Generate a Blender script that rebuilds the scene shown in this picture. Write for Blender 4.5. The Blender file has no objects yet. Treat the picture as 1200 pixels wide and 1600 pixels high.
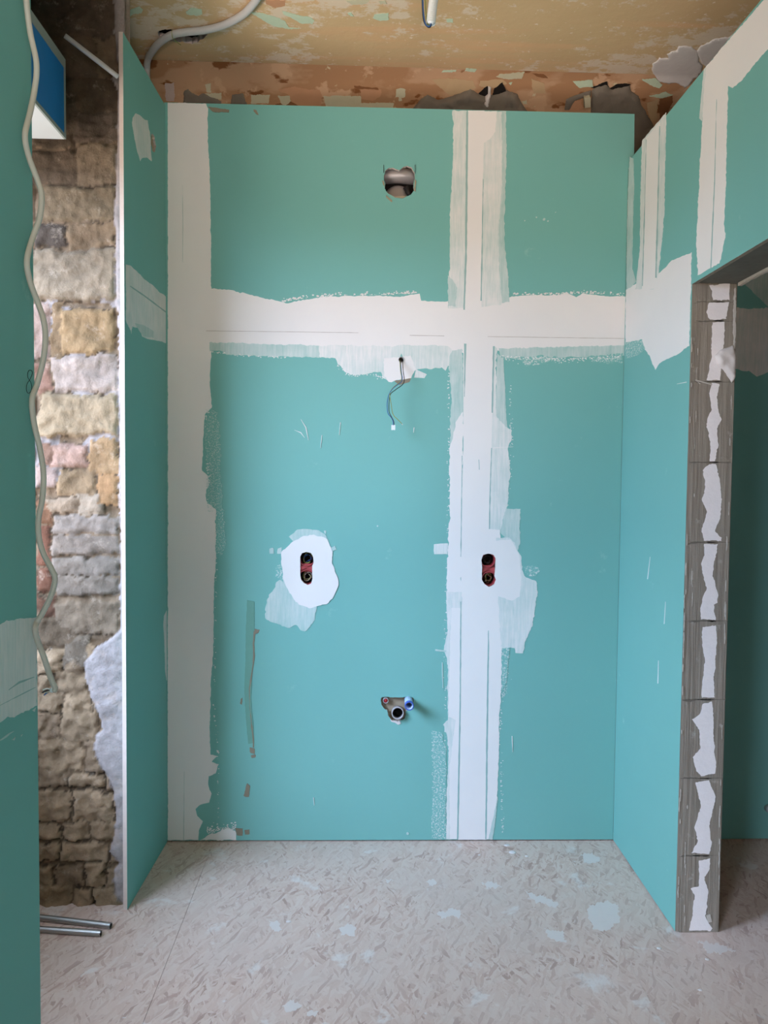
import bpy, math, random
import numpy as np
from mathutils import Vector, noise
from mathutils.geometry import delaunay_2d_cdt, tessellate_polygon
random.seed(7)
SC = bpy.context.scene
COL = SC.collection
# ---------------------------------------------------------------- camera model (lengths below are in units of S metres)
S = 1.105
F = 1200.0
H = 1.285
def _n(v):
    v = np.array(v, float); return v / np.linalg.norm(v)
_dy = _n([(555-600)/F, -(748-800)/F, -1])
_up = -_n([(320-600)/F, -29500/F, -1]); _up = _n(_up - _dy*_up.dot(_dy))
_dx = np.cross(_dy, _up)
R = np.array([_dx, _dy, _up])
EYE = np.array([0, 0, H])
cam = bpy.data.cameras.new('camera'); co = bpy.data.objects.new('camera', cam); COL.objects.link(co)
cam.sensor_fit = 'HORIZONTAL'; cam.sensor_width = 36; cam.lens = 36; cam.clip_start = 0.02
from mathutils import Matrix
co.matrix_world = Matrix.Translation(Vector(EYE*S)) @ Matrix([list(r) for r in R]).to_4x4()
SC.camera = co
# ---------------------------------------------------------------- light and exposure
SC.view_settings.view_transform = 'Standard'; SC.view_settings.look = 'None'
SC.view_settings.gamma = 1; SC.view_settings.use_curve_mapping = False
SC.view_settings.exposure = 0.0
SC.cycles.use_denoising = True
SC.cycles.max_bounces = 10; SC.cycles.diffuse_bounces = 7
SC.cycles.sample_clamp_indirect = 6
W = bpy.data.worlds.new('sky'); SC.world = W; W.use_nodes = True
wn = W.node_tree.nodes; wl = W.node_tree.links
tc = wn.new('ShaderNodeTexCoord'); sp = wn.new('ShaderNodeSeparateXYZ'); rp = wn.new('ShaderNodeValToRGB')
wl.new(tc.outputs['Generated'], sp.inputs[0]); wl.new(sp.outputs['Z'], rp.inputs[0])
rp.color_ramp.elements[0].position = 0.0; rp.color_ramp.elements[0].color = (.20, .19, .17, 1)
rp.color_ramp.elements[1].position = 0.06; rp.color_ramp.elements[1].color = (.62, .80, 1.0, 1)
wl.new(rp.outputs[0], wn['Background'].inputs[0]); wn['Background'].inputs[1].default_value = 4.0
def area(name, loc, target, sx, sy, power, color):
    l = bpy.data.lights.new(name, 'AREA'); l.shape = 'RECTANGLE'; l.size = sx*S; l.size_y = sy*S
    l.energy = power; l.color = color
    o = bpy.data.objects.new(name, l); COL.objects.link(o)
    o.location = Vector(loc)*S
    o.rotation_euler = (Vector(target)-Vector(loc)).to_track_quat('-Z', 'Y').to_euler()
    return o
# daylight: the bright sky outside the window of the niche and outside the window behind the camera
area('sky_outside_niche_window', (-3.5, -.55, 3.1), (-1.0, 1.6, 1.40), 2.6, 1.9, 830, (.52, .69, 1.0))
area('sky_outside_rear_window', (-2.6, -2.4, 2.6), (-1.2, -1.1, 1.5), 1.4, 1.4, 390, (.66, .80, 1.0))
# added warm fill lamp low outside the end window, lifting ceiling and upper walls
area('added_warm_fill_end_window', (.15, -2.9, .62), (.15, -.6, 2.1), 1.5, .8, 360, (1.0, .86, .76))
# added warm fill lamp outside the left windows, brightening the upper right wall
area('added_warm_fill_left', (-2.5, .55, .30), (0, 1.35, 2.6), 1.8, .8, 150, (1.0, .88, .80))

# ---------------------------------------------------------------- projection helpers
def ray(x, y): return R @ np.array([(x-600)/F, -(y-800)/F, -1])
def onz(x, y, z=0.0):
    r = ray(x, y); return EYE + r*((z-H)/r[2])
def ony(x, y, Y):
    r = ray(x, y); return EYE + r*(Y/r[1])
def proj(p):
    v = R.T @ (np.array(p, float)-EYE); return 600+F*v[0]/-v[2], 800-F*v[1]/-v[2]
class Plane:
    def __init__(s, o, n, u):
        s.o = np.array(o, float); s.n = _n(n); s.u = _n(u); s.v = np.cross(s.n, s.u)
    def hit(s, x, y):
        r = ray(x, y); t = (s.o-EYE).dot(s.n)/r.dot(s.n); return EYE+r*t
    def uv(s, x, y):
        p = s.hit(x, y)-s.o; return (p.dot(s.u), p.dot(s.v))
    def at(s, u, v, h=0.0): return s.o+s.u*u+s.v*v+s.n*h
    def to(s, p):
        p = np.array(p, float)-s.o; return (p.dot(s.u), p.dot(s.v))
YB = 2.672; TB = .012                       # the tiled-to-be back wall stands at Y = YB - TB*x
def yb(x): return YB-TB*x
BW = Plane((0, YB, 0), (-TB, -1, 0), (1, -TB, 0))
XR = .919
SK = .0175                                   # the partition stands very slightly out of square
def skew(m): m.v = [(x+.003+SK*(y-2.104), y, z) for x, y, z in m.v]
RW = Plane((.922-SK*2.104, 0, 0), (-1, SK, 0), (-SK, -1, 0))
la = np.array([-.652, yb(-.652), 0]); lb = np.array([-.6655, 2.252, 0])
LR = Plane(la, np.cross(_n(lb-la), (0, 0, -1)), lb-la)
XL = -.493; YL = 1.205
NL = Plane((XL, 0, 0), (1, 0, 0), (0, 1, 0))
YJ = 2.104
JB = Plane((XR, YJ, 0), (0, -1, 0), (1, 0, 0))
FL = Plane((0, 0, 0), (0, 0, 1), (1, 0, 0))
OB = Plane((0, 2.66, 0), (0, -1, 0), (1, 0, 0))   # back wall of the room beyond
ZT = 2.385; ZC = 2.70
# old plaster: ceiling, cove and wall as a profile in Y-Z
COVE = [(-2.0, ZC), (2.70, ZC), (2.735, ZC-.012), (2.775, ZC-.038), (2.81, ZC-.075), (2.835, ZC-.12), (2.85, ZC-.18), (2.855, ZC-.32), (2.855, 0.0)]
class Cove:
    def hitn(s, x, y):
        r = ray(x, y)
        for (y0, z0), (y1, z1) in zip(COVE[:-1], COVE[1:]):
            d = np.array([y1-y0, z1-z0]); nn = np.array([-d[1], d[0]])*-1
            den = r[1]*nn[0]+r[2]*nn[1]
            if abs(den) < 1e-9: continue
            t = ((y0)*nn[0]+(z0-H)*nn[1])/den
            if t <= 0: continue
            p = EYE+r*t
            k = ((p[1]-y0)*d[0]+(p[2]-z0)*d[1])/d.dot(d)
            if -1e-6 <= k <= 1+1e-6:
                n = _n([0, nn[0], nn[1]])
                if n.dot(r) > 0: n = -n
                return p, n
        return EYE+r*2.8, np.array([0, -1., 0])
CE = Cove()

# ---------------------------------------------------------------- mesh building
def empty(name, loc, label=None, cat=None, group=None, kind=None):
    o = bpy.data.objects.new(name, None); COL.objects.link(o)
    o.location = Vector(loc)*S; o.empty_display_size = .05
    tag(o, label, cat, group, kind); return o
def tag(o, label=None, cat=None, group=None, kind=None):
    if label: o['label'] = label
    if cat: o['category'] = cat
    if group: o['group'] = group
    if kind: o['kind'] = kind
    return o
class MB:
    def __init__(s): s.v = []; s.f = []; s.mi = []; s.mats = []; s.col = None
    def add(s, vs, fs, m=0):
        b = len(s.v); s.v += [tuple(map(float, p)) for p in vs]
        s.f += [tuple(i+b for i in f) for f in fs]; s.mi += [m]*len(fs)
    def box(s, a, b, m=0):
        x0, y0, z0 = a; x1, y1, z1 = b
        vs = [(x0,y0,z0),(x1,y0,z0),(x1,y1,z0),(x0,y1,z0),(x0,y0,z1),(x1,y0,z1),(x1,y1,z1),(x0,y1,z1)]
        s.add(vs, [(3,2,1,0),(4,5,6,7),(0,1,5,4),(1,2,6,5),(2,3,7,6),(3,0,4,7)], m)
    def tube(s, pts, r, n=12, cap=True, m=0, inner=None):
        P = [np.array(p, float) for p in pts]; k = len(P)
        rr = r if isinstance(r, (list, tuple)) else [r]*k
        T = [_n(P[min(i+1, k-1)]-P[max(i-1, 0)]) for i in range(k)]
        a = np.array([0, 0, 1.]) if abs(T[0][2]) < .9 else np.array([1., 0, 0])
        U = _n(np.cross(T[0], a)); vs = []
        for i in range(k):
            U = _n(U-T[i]*U.dot(T[i])); V = np.cross(T[i], U)
            for j in range(n):
                t = 2*math.pi*j/n; vs.append(P[i]+(U*math.cos(t)+V*math.sin(t))*rr[i])
        fs = [(i*n+j, i*n+(j+1) % n, (i+1)*n+(j+1) % n, (i+1)*n+j) for i in range(k-1) for j in range(n)]
        if cap:
            fs.append(tuple(reversed(range(n)))); fs.append(tuple(range((k-1)*n, k*n)))
        s.add(vs, fs, m)
    def pipe(s, pts, r, wall, n=20, m=0):
        """a hollow pipe: outer and inner skins joined by rims"""
        P = [np.array(p, float) for p in pts]
        seq = P+P[::-1]; rr = [r]*len(P)+[r-wall]*len(P)
        k = len(seq); T = []
        for i in range(len(P)):
            T.append(_n(P[min(i+1, len(P)-1)]-P[max(i-1, 0)]))
        T = T+T[::-1]
        a = np.array([0, 0, 1.]) if abs(T[0][2]) < .9 else np.array([1., 0, 0])
        U = _n(np.cross(T[0], a)); vs = []
        for i in range(k):
            U = _n(U-T[i]*U.dot(T[i])); V = np.cross(T[i], U)
            for j in range(n):
                t = 2*math.pi*j/n; vs.append(seq[i]+(U*math.cos(t)+V*math.sin(t))*rr[i])
        fs = [(i*n+j, i*n+(j+1) % n, ((i+1) % k)*n+(j+1) % n, ((i+1) % k)*n+j) for i in range(k) for j in range(n)]
        s.add(vs, fs, m)
    def build(s, name, mats, parent=None, smooth=False, **tg):
        me = bpy.data.meshes.new(name)
        off = Vector((0, 0, 0))
        if parent is not None:
            q = parent
            while q is not None: off += q.location; q = q.parent
        me.from_pydata([Vector(p)*S-off for p in s.v], [], s.f)
        for m in (mats if isinstance(mats, (list, tuple)) else [mats]): me.materials.append(m)
        if any(s.mi): me.polygons.foreach_set('material_index', s.mi)
        if smooth: me.polygons.foreach_set('use_smooth', [True]*len(me.polygons))
        if s.col is not None:
            at = me.color_attributes.new('tone', 'FLOAT_COLOR', 'POINT')
            at.data.foreach_set('color', np.array(s.col, np.float32).ravel())
        me.update(); o = bpy.data.objects.new(name, me); COL.objects.link(o)
        if parent is not None: o.parent = parent
        tag(o, **tg); return o
def catmull(P, k=8):
    P = [np.array(p, float) for p in P]; Q = [2*P[0]-P[1]]+P+[2*P[-1]-P[-2]]; out = []
    for i in range(1, len(Q)-2):
        a, b, c, d = Q[i-1:i+3]
        for j in range(k):
            t = j/k; out.append(.5*((2*b)+(-a+c)*t+(2*a-5*b+4*c-d)*t*t+(-a+3*b-3*c+d)*t**3))
    out.append(P[-1]); return out
def jag(poly, step, amp, seed=0, fine=.35):
    """walk the outline in small steps and roughen it"""
    out = []; n = len(poly)
    for i in range(n):
        a = np.array(poly[i], float); b = np.array(poly[(i+1) % n], float)
        L = np.linalg.norm(b-a); k = max(1, int(L/step)); nn = np.array([-(b-a)[1], (b-a)[0]])/max(L, 1e-9)
        for j in range(k):
            p = a+(b-a)*j/k
            q = noise.noise(Vector((p[0]*.09, p[1]*.09, seed*3.1)))*.9+noise.noise(Vector((p[0]*.35, p[1]*.35, seed*1.7)))*.7
            out.append(tuple(p+nn*(amp*q*1.6+amp*fine*random.uniform(-1, 1))))
    return out
_lay = {}
HOLES = {}
def inpoly(p, poly):
    c = False; n = len(poly); j = n-1
    for i in range(n):
        if (poly[i][1] > p[1]) != (poly[j][1] > p[1]) and p[0] < (poly[j][0]-poly[i][0])*(p[1]-poly[i][1])/(poly[j][1]-poly[i][1])+poly[i][0]: c = not c
        j = i
    return c
def patch(poly, surf, mat, parent=None, name='joint_filler', amp=1.2, step=3.0, t=None, relief=0.0, grid=0, edge=6.0, seed=None, rough=None, mb=None, layer=True, clip=None):
    """a skin of material traced on a surface: outline in picture coordinates is laid on the real surface, with thickness"""
    key = id(surf); _lay[key] = _lay.get(key, 0)+1
    base = .0004 if t is None else t
    h = base+(.000025*_lay[key] if layer else 0)
    sd = _lay[key]*1.37 if seed is None else seed
    P = jag(poly, step, amp, sd) if amp > 0 else [tuple(p) for p in poly]
    if clip:
        x0, y0, x1, y1 = clip; P = [(min(max(x, x0), x1), min(max(y, y0), y1)) for x, y in P]
    pts = [Vector(p) for p in P]; n = len(pts)
    arr = np.array(P)
    if grid:
        x0, y0 = arr.min(0); x1, y1 = arr.max(0)
        gx = x0
        while gx < x1:
            gy = y0
            while gy < y1:
                pts.append(Vector((gx+random.uniform(-.3, .3)*grid, gy+random.uniform(-.3, .3)*grid))); gy += grid
            gx += grid
    hs = [hh_ for hh_ in HOLES.get(id(surf), []) if any(inpoly(q, P) for q in hh_) or any(inpoly(q, hh_) for q in P)]
    ed = []
    for hh_ in hs:
        b0 = len(pts); pts += [Vector(q) for q in hh_]; ed += [(b0+i, b0+(i+1) % len(hh_)) for i in range(len(hh_))]
    vo, eo, fo, ov, oe, of = delaunay_2d_cdt(pts, ed, [list(range(n))], 0 if hs else 1, 1e-5)
    if hs:
        fo2 = []
        for f in fo:
            cc = np.mean([list(vo[i]) for i in f], axis=0)
            if inpoly(cc, P) and not any(inpoly(cc, hh_) for hh_ in hs): fo2.append(f)
        fo = fo2
    seg0 = arr; seg1 = np.roll(arr, -1, 0)
    def bdist(p):
        d = seg1-seg0; w = p-seg0
        k = np.clip((w*d).sum(1)/np.maximum((d*d).sum(1), 1e-9), 0, 1)
        return np.sqrt(((w-d*k[:, None])**2).sum(1)).min()
    top = []; bot = []
    for v in vo:
        if isinstance(surf, Cove): p, nn = surf.hitn(v[0], v[1])
        else: p, nn = surf.hit(v[0], v[1]), surf.n
        hh = h
        if relief:
            bd = bdist(np.array([v[0], v[1]])); k = min(1, bd/edge); k = k*(2-k)
            q = .5+.5*noise.fractal(Vector(p)*22, 1.0, 2.0, 4)+.25*noise.noise(Vector(p)*60)
            hh = h+relief*k*(.55+.75*q)
        top.append(p+nn*hh); bot.append(p-nn*.0002)
    m = mb or MB(); k = len(vo)
    fs = []
    ec = {}
    for f in fo:
        f = list(f)
        a, b, c = [np.array(top[i]) for i in f[:3]]
        nrm = np.cross(b-a, c-a)
        if nrm.dot(EYE-a) < 0: f = f[::-1]
        fs.append(tuple(f))
        for i in range(len(f)):
            e = (f[i], f[(i+1) % len(f)]); ec[e] = 1
    sk = [(b, a, a+k, b+k) for (a, b) in ec if (b, a) not in ec]
    m.add(top+bot, fs+sk)
    if mb is None: return m.build(name, mat, parent, smooth=bool(relief))
def stroke(pts, w, surf, mat, parent=None, name='tape_edge', amp=.3, mb=None, t=None, step=6.0):
    P = [np.array(p, float) for p in pts]; L = []; Rr = []
    ww = w if isinstance(w, (list, tuple)) else [w]*len(P)
    for i, p in enumerate(P):
        d = _n(P[min(i+1, len(P)-1)]-P[max(i-1, 0)]); n = np.array([-d[1], d[0]])
        L.append(tuple(p+n*ww[i]/2)); Rr.append(tuple(p-n*ww[i]/2))
    return patch(L+Rr[::-1], surf, mat, parent, name, amp=amp, step=step, mb=mb, t=t)
def slab(outer, holes, surf, thick, mats, name, parent=None, mat_edge=1, **tg):
    """board: front face on the surface, thickness behind it, real holes; outlines in surface coordinates"""
    loops = [outer]+holes
    pts = []; faces = []; st = 0; edges = []
    for lp in loops:
        n = len(lp); pts += [Vector(p) for p in lp]
        edges += [(st+i, st+(i+1) % n) for i in range(n)]; st += n
    tri = tessellate_polygon([[Vector((p[0], p[1], 0)) for p in lp] for lp in loops])
    m = MB(); k = len(pts)
    fr = [surf.at(p[0], p[1], 0) for p in pts]; bk = [surf.at(p[0], p[1], -thick) for p in pts]
    F1 = []; F2 = []
    for t in tri:
        a, b, c = [fr[i] for i in t]
        if np.cross(b-a, c-a).dot(surf.n) < 0: t = t[::-1]
        F1.append(tuple(t)); F2.append(tuple(i+k for i in reversed(t)))
    m.add(fr+bk, F1+F2, 0)
    m.f += [(a, b, b+k, a+k) for a, b in edges]; m.mi += [mat_edge]*len(edges)
    o = m.build(name, mats, parent, **tg)
    return o

# ---------------------------------------------------------------- materials
def srgb(r, g, b):
    f = lambda c: (c/255/12.92) if c/255 <= .04045 else ((c/255+.055)/1.055)**2.4
    return (f(r), f(g), f(b), 1)
class NT:
    def __init__(s, name, rough=.85, spec=.3):
        s.m = bpy.data.materials.new(name); s.m.use_nodes = True; s.t = s.m.node_tree
        s.b = s.t.nodes['Principled BSDF']; s.b.inputs['Roughness'].default_value = rough
        s.b.inputs['Specular IOR Level'].default_value = spec
        s.tc = s.t.nodes.new('ShaderNodeNewGeometry')
    def n(s, typ, **k):
        o = s.t.nodes.new(typ)
        for a, b in k.items(): setattr(o, a, b)
        return o
    def link(s, a, b): s.t.links.new(a, b)
    def mapping(s, scale=(1, 1, 1), rot=(0, 0, 0), loc=(0, 0, 0), vtype='POINT'):
        m = s.n('ShaderNodeMapping', vector_type=vtype); s.link(s.tc.outputs['Position'], m.inputs[0])
        m.inputs['Scale'].default_value = scale; m.inputs['Rotation'].default_value = rot; m.inputs['Location'].default_value = loc
        return m.outputs[0]
    def noise(s, scale, detail=4, rough=.55, vec=None, dist=0):
        o = s.n('ShaderNodeTexNoise'); o.inputs['Scale'].default_value = scale; o.inputs['Detail'].default_value = detail
        o.inputs['Roughness'].default_value = rough; o.inputs['Distortion'].default_value = dist
        s.link(vec if vec else s.tc.outputs['Position'], o.inputs['Vector']); return o.outputs[0]
    def ramp(s, fac, stops, interp='LINEAR'):
        o = s.n('ShaderNodeValToRGB'); cr = o.color_ramp; cr.interpolation = interp
        while len(cr.elements) > 1: cr.elements.remove(cr.elements[-1])
        cr.elements[0].position, c0 = stops[0]; cr.elements[0].color = c0 if len(c0) == 4 else (*c0, 1)
        for p, c in stops[1:]:
            e = cr.elements.new(p); e.color = c
        s.link(fac, o.inputs[0]); return o.outputs[0]
    def step(s, fac, a, b):
        o = s.n('ShaderNodeMapRange'); o.inputs[1].default_value = a; o.inputs[2].default_value = b; s.link(fac, o.inputs[0]); return o.outputs[0]
    def math(s, op, a, b=None):
        o = s.n('ShaderNodeMath', operation=op)
        for i, v in enumerate((a, b)):
            if v is None: continue
            if isinstance(v, (int, float)): o.inputs[i].default_value = v
            else: s.link(v, o.inputs[i])
        return o.outputs[0]
    def mix(s, fac, a, b, mode='MIX'):
        o = s.n('ShaderNodeMix', data_type='RGBA', blend_type=mode)
        for i, v in ((0, fac), (6, a), (7, b)):
            if isinstance(v, (int, float)): o.inputs[i].default_value = v
            elif isinstance(v, tuple): o.inputs[i].default_value = v
            else: s.link(v, o.inputs[i])
        return o.outputs[2]
    def color(s, c):
        if isinstance(c, tuple): s.b.inputs['Base Color'].default_value = c
        else: s.link(c, s.b.inputs['Base Color'])
    def bump(s, h, strength=.3, dist=.002):
        o = s.n('ShaderNodeBump'); o.inputs['Strength'].default_value = strength; o.inputs['Distance'].default_value = dist
        s.link(h, o.inputs['Height']); s.link(o.outputs[0], s.b.inputs['Normal'])
GREEN = srgb(120, 177, 170); GREEN2 = srgb(114, 171, 164)
FILL = srgb(232, 226, 222); FILL2 = srgb(222, 219, 218)
def m_board():
    t = NT('green_board', .8, .25)
    c = t.mix(t.noise(2.5, 3), GREEN, GREEN2)
    c = t.mix(t.step(t.noise(9, 6, .7), .66, .80), c, srgb(146, 192, 182))
    t.color(c); t.bump(t.noise(260, 2), .12, .0006); return t.m
def m_filler(name, cover, streak=(140, 140, 12), speck=None):
    t = NT(name, .9, .2)
    base = t.mix(t.noise(6, 4), FILL, FILL2)
    if cover < 1:
        n1 = t.noise(1, 5, .65, t.mapping(streak)); n2 = t.noise(11, 4)
        f = t.math('ADD', t.math('MULTIPLY', n1, .55), t.math('MULTIPLY', n2, .45))
        if speck:
            f = t.noise(speck, 5, .75); k = t.step(f, .50-(cover-.5)*.3, .54-(cover-.5)*.3)
        else:
            k = t.step(f, .5-.62*cover, .5+.62*(1-cover)+.12)
        if speck: k = t.math('MULTIPLY', k, .72)
        base = t.mix(k, GREEN, base)
    t.color(base); t.bump(t.noise(45, 3), .08, .001); return t.m
def m_flat(name, c, var=.12, rough=.8, scale=30, spec=.3, metal=0, bump=0):
    t = NT(name, rough, spec)
    d = tuple(x*(1-var) for x in c[:3])+(1,)
    t.color(t.mix(t.noise(scale, 4), c, d)); t.b.inputs['Metallic'].default_value = metal
    if bump: t.bump(t.noise(scale*2, 5, .7), bump, .004)
    return t.m
M = {}
M['board'] = m_board()
M['fill'] = m_filler('joint_compound', 1)
M['mid'] = m_filler('joint_compound_thin_coat', .93)
M['thin'] = m_filler('joint_compound_scraped', .56)
M['dry'] = m_filler('joint_compound_dry_brushed', .42, speck=150)
M['dry2'] = m_filler('joint_compound_rubbed_traces', .36, speck=230)
M['film'] = m_filler('joint_compound_film', .16)
M['groove'] = m_flat('tape_edge_grey_green', srgb(150, 182, 178), .15)  # grey-green of the lines along the joint tape
M['crack'] = m_flat('hairline', srgb(180, 168, 160), .2)
M['crack2'] = m_flat('scraped_ridge', srgb(192, 200, 196), .1)
M['gypsum'] = m_flat('gypsum_core', srgb(206, 190, 180), .12, scale=80, bump=.3)
M['brown'] = m_flat('brown_glue_smear', srgb(142, 132, 114), .2)
M['brownthin'] = m_flat('brown_glue_film', srgb(110, 160, 146), .12)
M['mortar'] = m_flat('grey_mortar', srgb(128, 118, 106), .3, .95, 14, bump=.6)
M['block'] = m_flat('aerated_block', srgb(242, 234, 232), .08, .95, 40, bump=.2)
def m_adh():
    t = NT('thin_bed_adhesive', .95, .2)
    a = t.noise(1, 5, .6, t.mapping((150, 60, 5))); b = t.noise(24, 6, .65)
    c = t.mix(t.step(a, .35, .7), srgb(132, 122, 110), srgb(158, 148, 136)); c = t.mix(t.math('MULTIPLY', t.step(b, .62, .7), .6), c, srgb(178, 170, 160))
    t.color(c); t.bump(t.math('ADD', a, t.math('MULTIPLY', b, .6)), .8, .004); return t.m
M['adhesive'] = m_adh()
M['adhesive_dark'] = m_flat('adhesive_ridge', srgb(118, 110, 100), .2, .95, 30)
M['white_fleck'] = m_flat('white_plaster_fleck', srgb(196, 188, 178), .15, .9, 60)
M['concrete'] = m_flat('lintel_concrete', srgb(112, 112, 104), .45, .95, 22, bump=.5)
M['void'] = m_flat('cavity_shade_joint_dark', srgb(30, 25, 22), .4, 1, 20)  # near-black: shade inside cavities put into the colour; also dark bed joints
M['plaster'] = m_flat('white_plaster', srgb(214, 206, 202), .1, .92, 25, bump=.25)
M['pinkplaster'] = m_flat('old_lime_plaster', srgb(196, 176, 168), .15, .95, 25, bump=.4)
M['mint'] = m_flat('mint_distemper', srgb(192, 206, 180), .14, .9, 50)
M['cream'] = m_flat('cream_paint', srgb(196, 188, 160), .1, .9, 40)
M['peach'] = m_flat('peach_paint', srgb(190, 142, 108), .15, .9, 30)
M['sand'] = m_flat('sand_paint', srgb(188, 158, 122), .12, .9, 30)
M['rust'] = m_flat('rust_paint', srgb(138, 92, 58), .25, .9, 30)
M['blue'] = m_flat('blue_membrane', srgb(30, 128, 200), .16, .5, 12)
M['whitepvc'] = m_flat('white_pvc', srgb(222, 228, 230), .04, .35, 12, .5)
M['greyrim'] = m_flat('grey_foam_rim', srgb(150, 160, 156), .06, .7, 20)
M['cable'] = m_flat('grey_cable_sheath', srgb(188, 184, 174), .06, .5, 20, .4)
M['conduit'] = m_flat('grey_conduit', srgb(186, 184, 182), .06, .45, 20, .4)
M['blackwire'] = m_flat('black_wire', srgb(34, 32, 34), .1, .4)
M['bluewire'] = m_flat('blue_wire', srgb(52, 92, 150), .1, .4)
M['greenwire'] = m_flat('green_yellow_wire', srgb(150, 156, 84), .3, .4, 90)
M['brownwire'] = m_flat('brown_wire', srgb(92, 62, 44), .1, .4)
M['copper'] = m_flat('bare_wire_end', srgb(216, 206, 196), .1, .3, metal=.6)
M['red'] = m_flat('red_box_plastic', srgb(176, 70, 74), .12, .45, 30, .4)
M['redcap'] = m_flat('red_pipe_cap', srgb(170, 40, 44), .12, .45, 30, .4)
M['bluecap'] = m_flat('blue_pipe_plastic', srgb(64, 96, 190), .1, .4, 30, .4)
M['pipewhite'] = m_flat('pale_blue_pipe', srgb(190, 206, 236), .05, .4, 30, .4)
M['waste'] = m_flat('grey_waste_pipe', srgb(176, 170, 172), .08, .5, 30, .4)
M['steel'] = m_flat('galvanised_steel', srgb(178, 176, 172), .25, .35, 40, .5, .85)
M['duct'] = m_flat('duct_metal', srgb(176, 168, 168), .2, .42, 14, .5, .55)
M['dark_timber'] = m_flat('dark_brown_timber', srgb(52, 42, 36), .5, .95, 9, bump=.5)  # dark brown timber, over the niche and above the ceiling
M['smear'] = m_flat('floor_filler_smear', srgb(210, 200, 194), .08, .9, 30)
M['pen'] = m_flat('black_pencil', srgb(36, 48, 48), .1, .6)
M['backing'] = m_flat('dusty_backing', srgb(168, 152, 130), .25, .9, 20, bump=.3)
def m_osb():
    t = NT('dusty_osb', .88, .2)
    c = None
    hue = [srgb(206, 180, 166), srgb(196, 166, 151), srgb(172, 138, 124), srgb(212, 192, 180), srgb(148, 112, 97)]
    sel = t.n('ShaderNodeTexVoronoi'); sel.inputs['Scale'].default_value = 26
    t.link(t.tc.outputs['Position'], sel.inputs['Vector'])
    cur = None
    wv = t.n('ShaderNodeTexNoise'); wv.inputs['Scale'].default_value = 9; wv.inputs['Detail'].default_value = 3; t.link(t.tc.outputs['Position'], wv.inputs['Vector'])
    wm = t.n('ShaderNodeVectorMath', operation='SCALE'); t.link(wv.outputs['Color'], wm.inputs[0]); wm.inputs['Scale'].default_value = .05
    wa = t.n('ShaderNodeVectorMath', operation='ADD'); t.link(wm.outputs[0], wa.inputs[0]); t.link(t.tc.outputs['Position'], wa.inputs[1])
    for k, (ang, sc) in enumerate(((.35, (15, 70, 1)), (1.75, (17, 85, 1)), (2.5, (14, 66, 1)), (1.2, (24, 130, 1)), (2.0, (20, 110, 1)))):
        mp = t.n('ShaderNodeMapping'); mp.inputs['Rotation'].default_value = (0, 0, ang)
        t.link(wa.outputs[0], mp.inputs[0])
        dn = t.n('ShaderNodeVectorMath', operation='MULTIPLY'); t.link(mp.outputs[0], dn.inputs[0]); dn.inputs[1].default_value = sc
        v = t.n('ShaderNodeTexVoronoi'); v.inputs['Scale'].default_value = 1; v.inputs['Randomness'].default_value = 1
        t.link(dn.outputs[0], v.inputs['Vector'])
        sx = t.n('ShaderNodeSeparateColor'); t.link(v.outputs['Color'], sx.inputs[0])
        col = t.ramp(sx.outputs[0], [(0, hue[3]), (.4, hue[0]), (.72, hue[1]), (.90, hue[2]), (.99, hue[4])])
        if cur is None: cur = col
        else:
            msk = t.step(sx.outputs[1], .50, .72)
            cur = t.mix(msk, cur, col)
    # plaster dust rubbed into the board, and thin dry filler smears
    d = t.noise(2.2, 6, .6); fac = t.math('MULTIPLY', t.step(d, .30, .75), .62)
    fac = t.math('ADD', fac, .26)
    cur = t.mix(fac, cur, srgb(196, 180, 170))
    s2 = t.step(t.noise(7, 6, .62, dist=.4), .60, .66)
    cur = t.mix(t.math('MULTIPLY', s2, .55), cur, srgb(214, 210, 206))
    s3 = t.step(t.noise(33, 4, .6), .70, .74)
    cur = t.mix(t.math('MULTIPLY', s3, .6), cur, srgb(212, 212, 212))
    t.color(cur); t.bump(t.noise(120, 4), .25, .002); return t.m
M['osb'] = m_osb()
def m_ceiling():
    t = NT('old_distempered_plaster', .9, .25)
    base = t.mix(t.noise(3, 5), srgb(206, 176, 136), srgb(188, 156, 116))
    # long brush bands running along the wall
    b = t.noise(1, 3, .5, t.mapping((.7, 7, 1)))
    base = t.mix(t.step(b, .52, .60), base, srgb(206, 166, 126))
    s = t.noise(13, 9, .72, t.mapping((1, 1.4, 1))); big = t.noise(2.4, 3, .5, t.mapping((.8, 1.3, 1), loc=(3.1, 0, 0)))
    f = t.math('ADD', s, t.math('MULTIPLY', t.math('SUBTRACT', big, .5), .62))
    base = t.mix(t.math('MULTIPLY', t.step(f, .53, .60), .75), base, srgb(214, 198, 178))
    base = t.mix(t.step(t.noise(46, 5, .7), .64, .68), base, srgb(224, 208, 186))
    t.color(base); t.bump(t.noise(16, 7, .6), .35, .006); return t.m
M['ceiling'] = m_ceiling()
def m_oldwall():
    t = NT('old_peeling_paint', .9, .25)
    base = t.mix(t.step(t.noise(1, 4, .5, t.mapping((5, 5, 16))), .42, .5), srgb(186, 148, 116), srgb(168, 126, 92))
    base = t.mix(t.step(t.noise(1, 5, .6, t.mapping((9, 9, 9), loc=(4, 0, 0))), .58, .62), base, srgb(196, 158, 126))
    base = t.mix(t.step(t.noise(22, 5, .6), .66, .69), base, srgb(200, 184, 152))
    base = t.mix(t.step(t.noise(1, 4, .5, t.mapping((7, 7, 18), loc=(9, 2, 0))), .63, .66), base, srgb(128, 82, 48))
    t.color(base); t.bump(t.noise(30, 6), .4, .004); return t.m
M['oldwall'] = m_oldwall()
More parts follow.
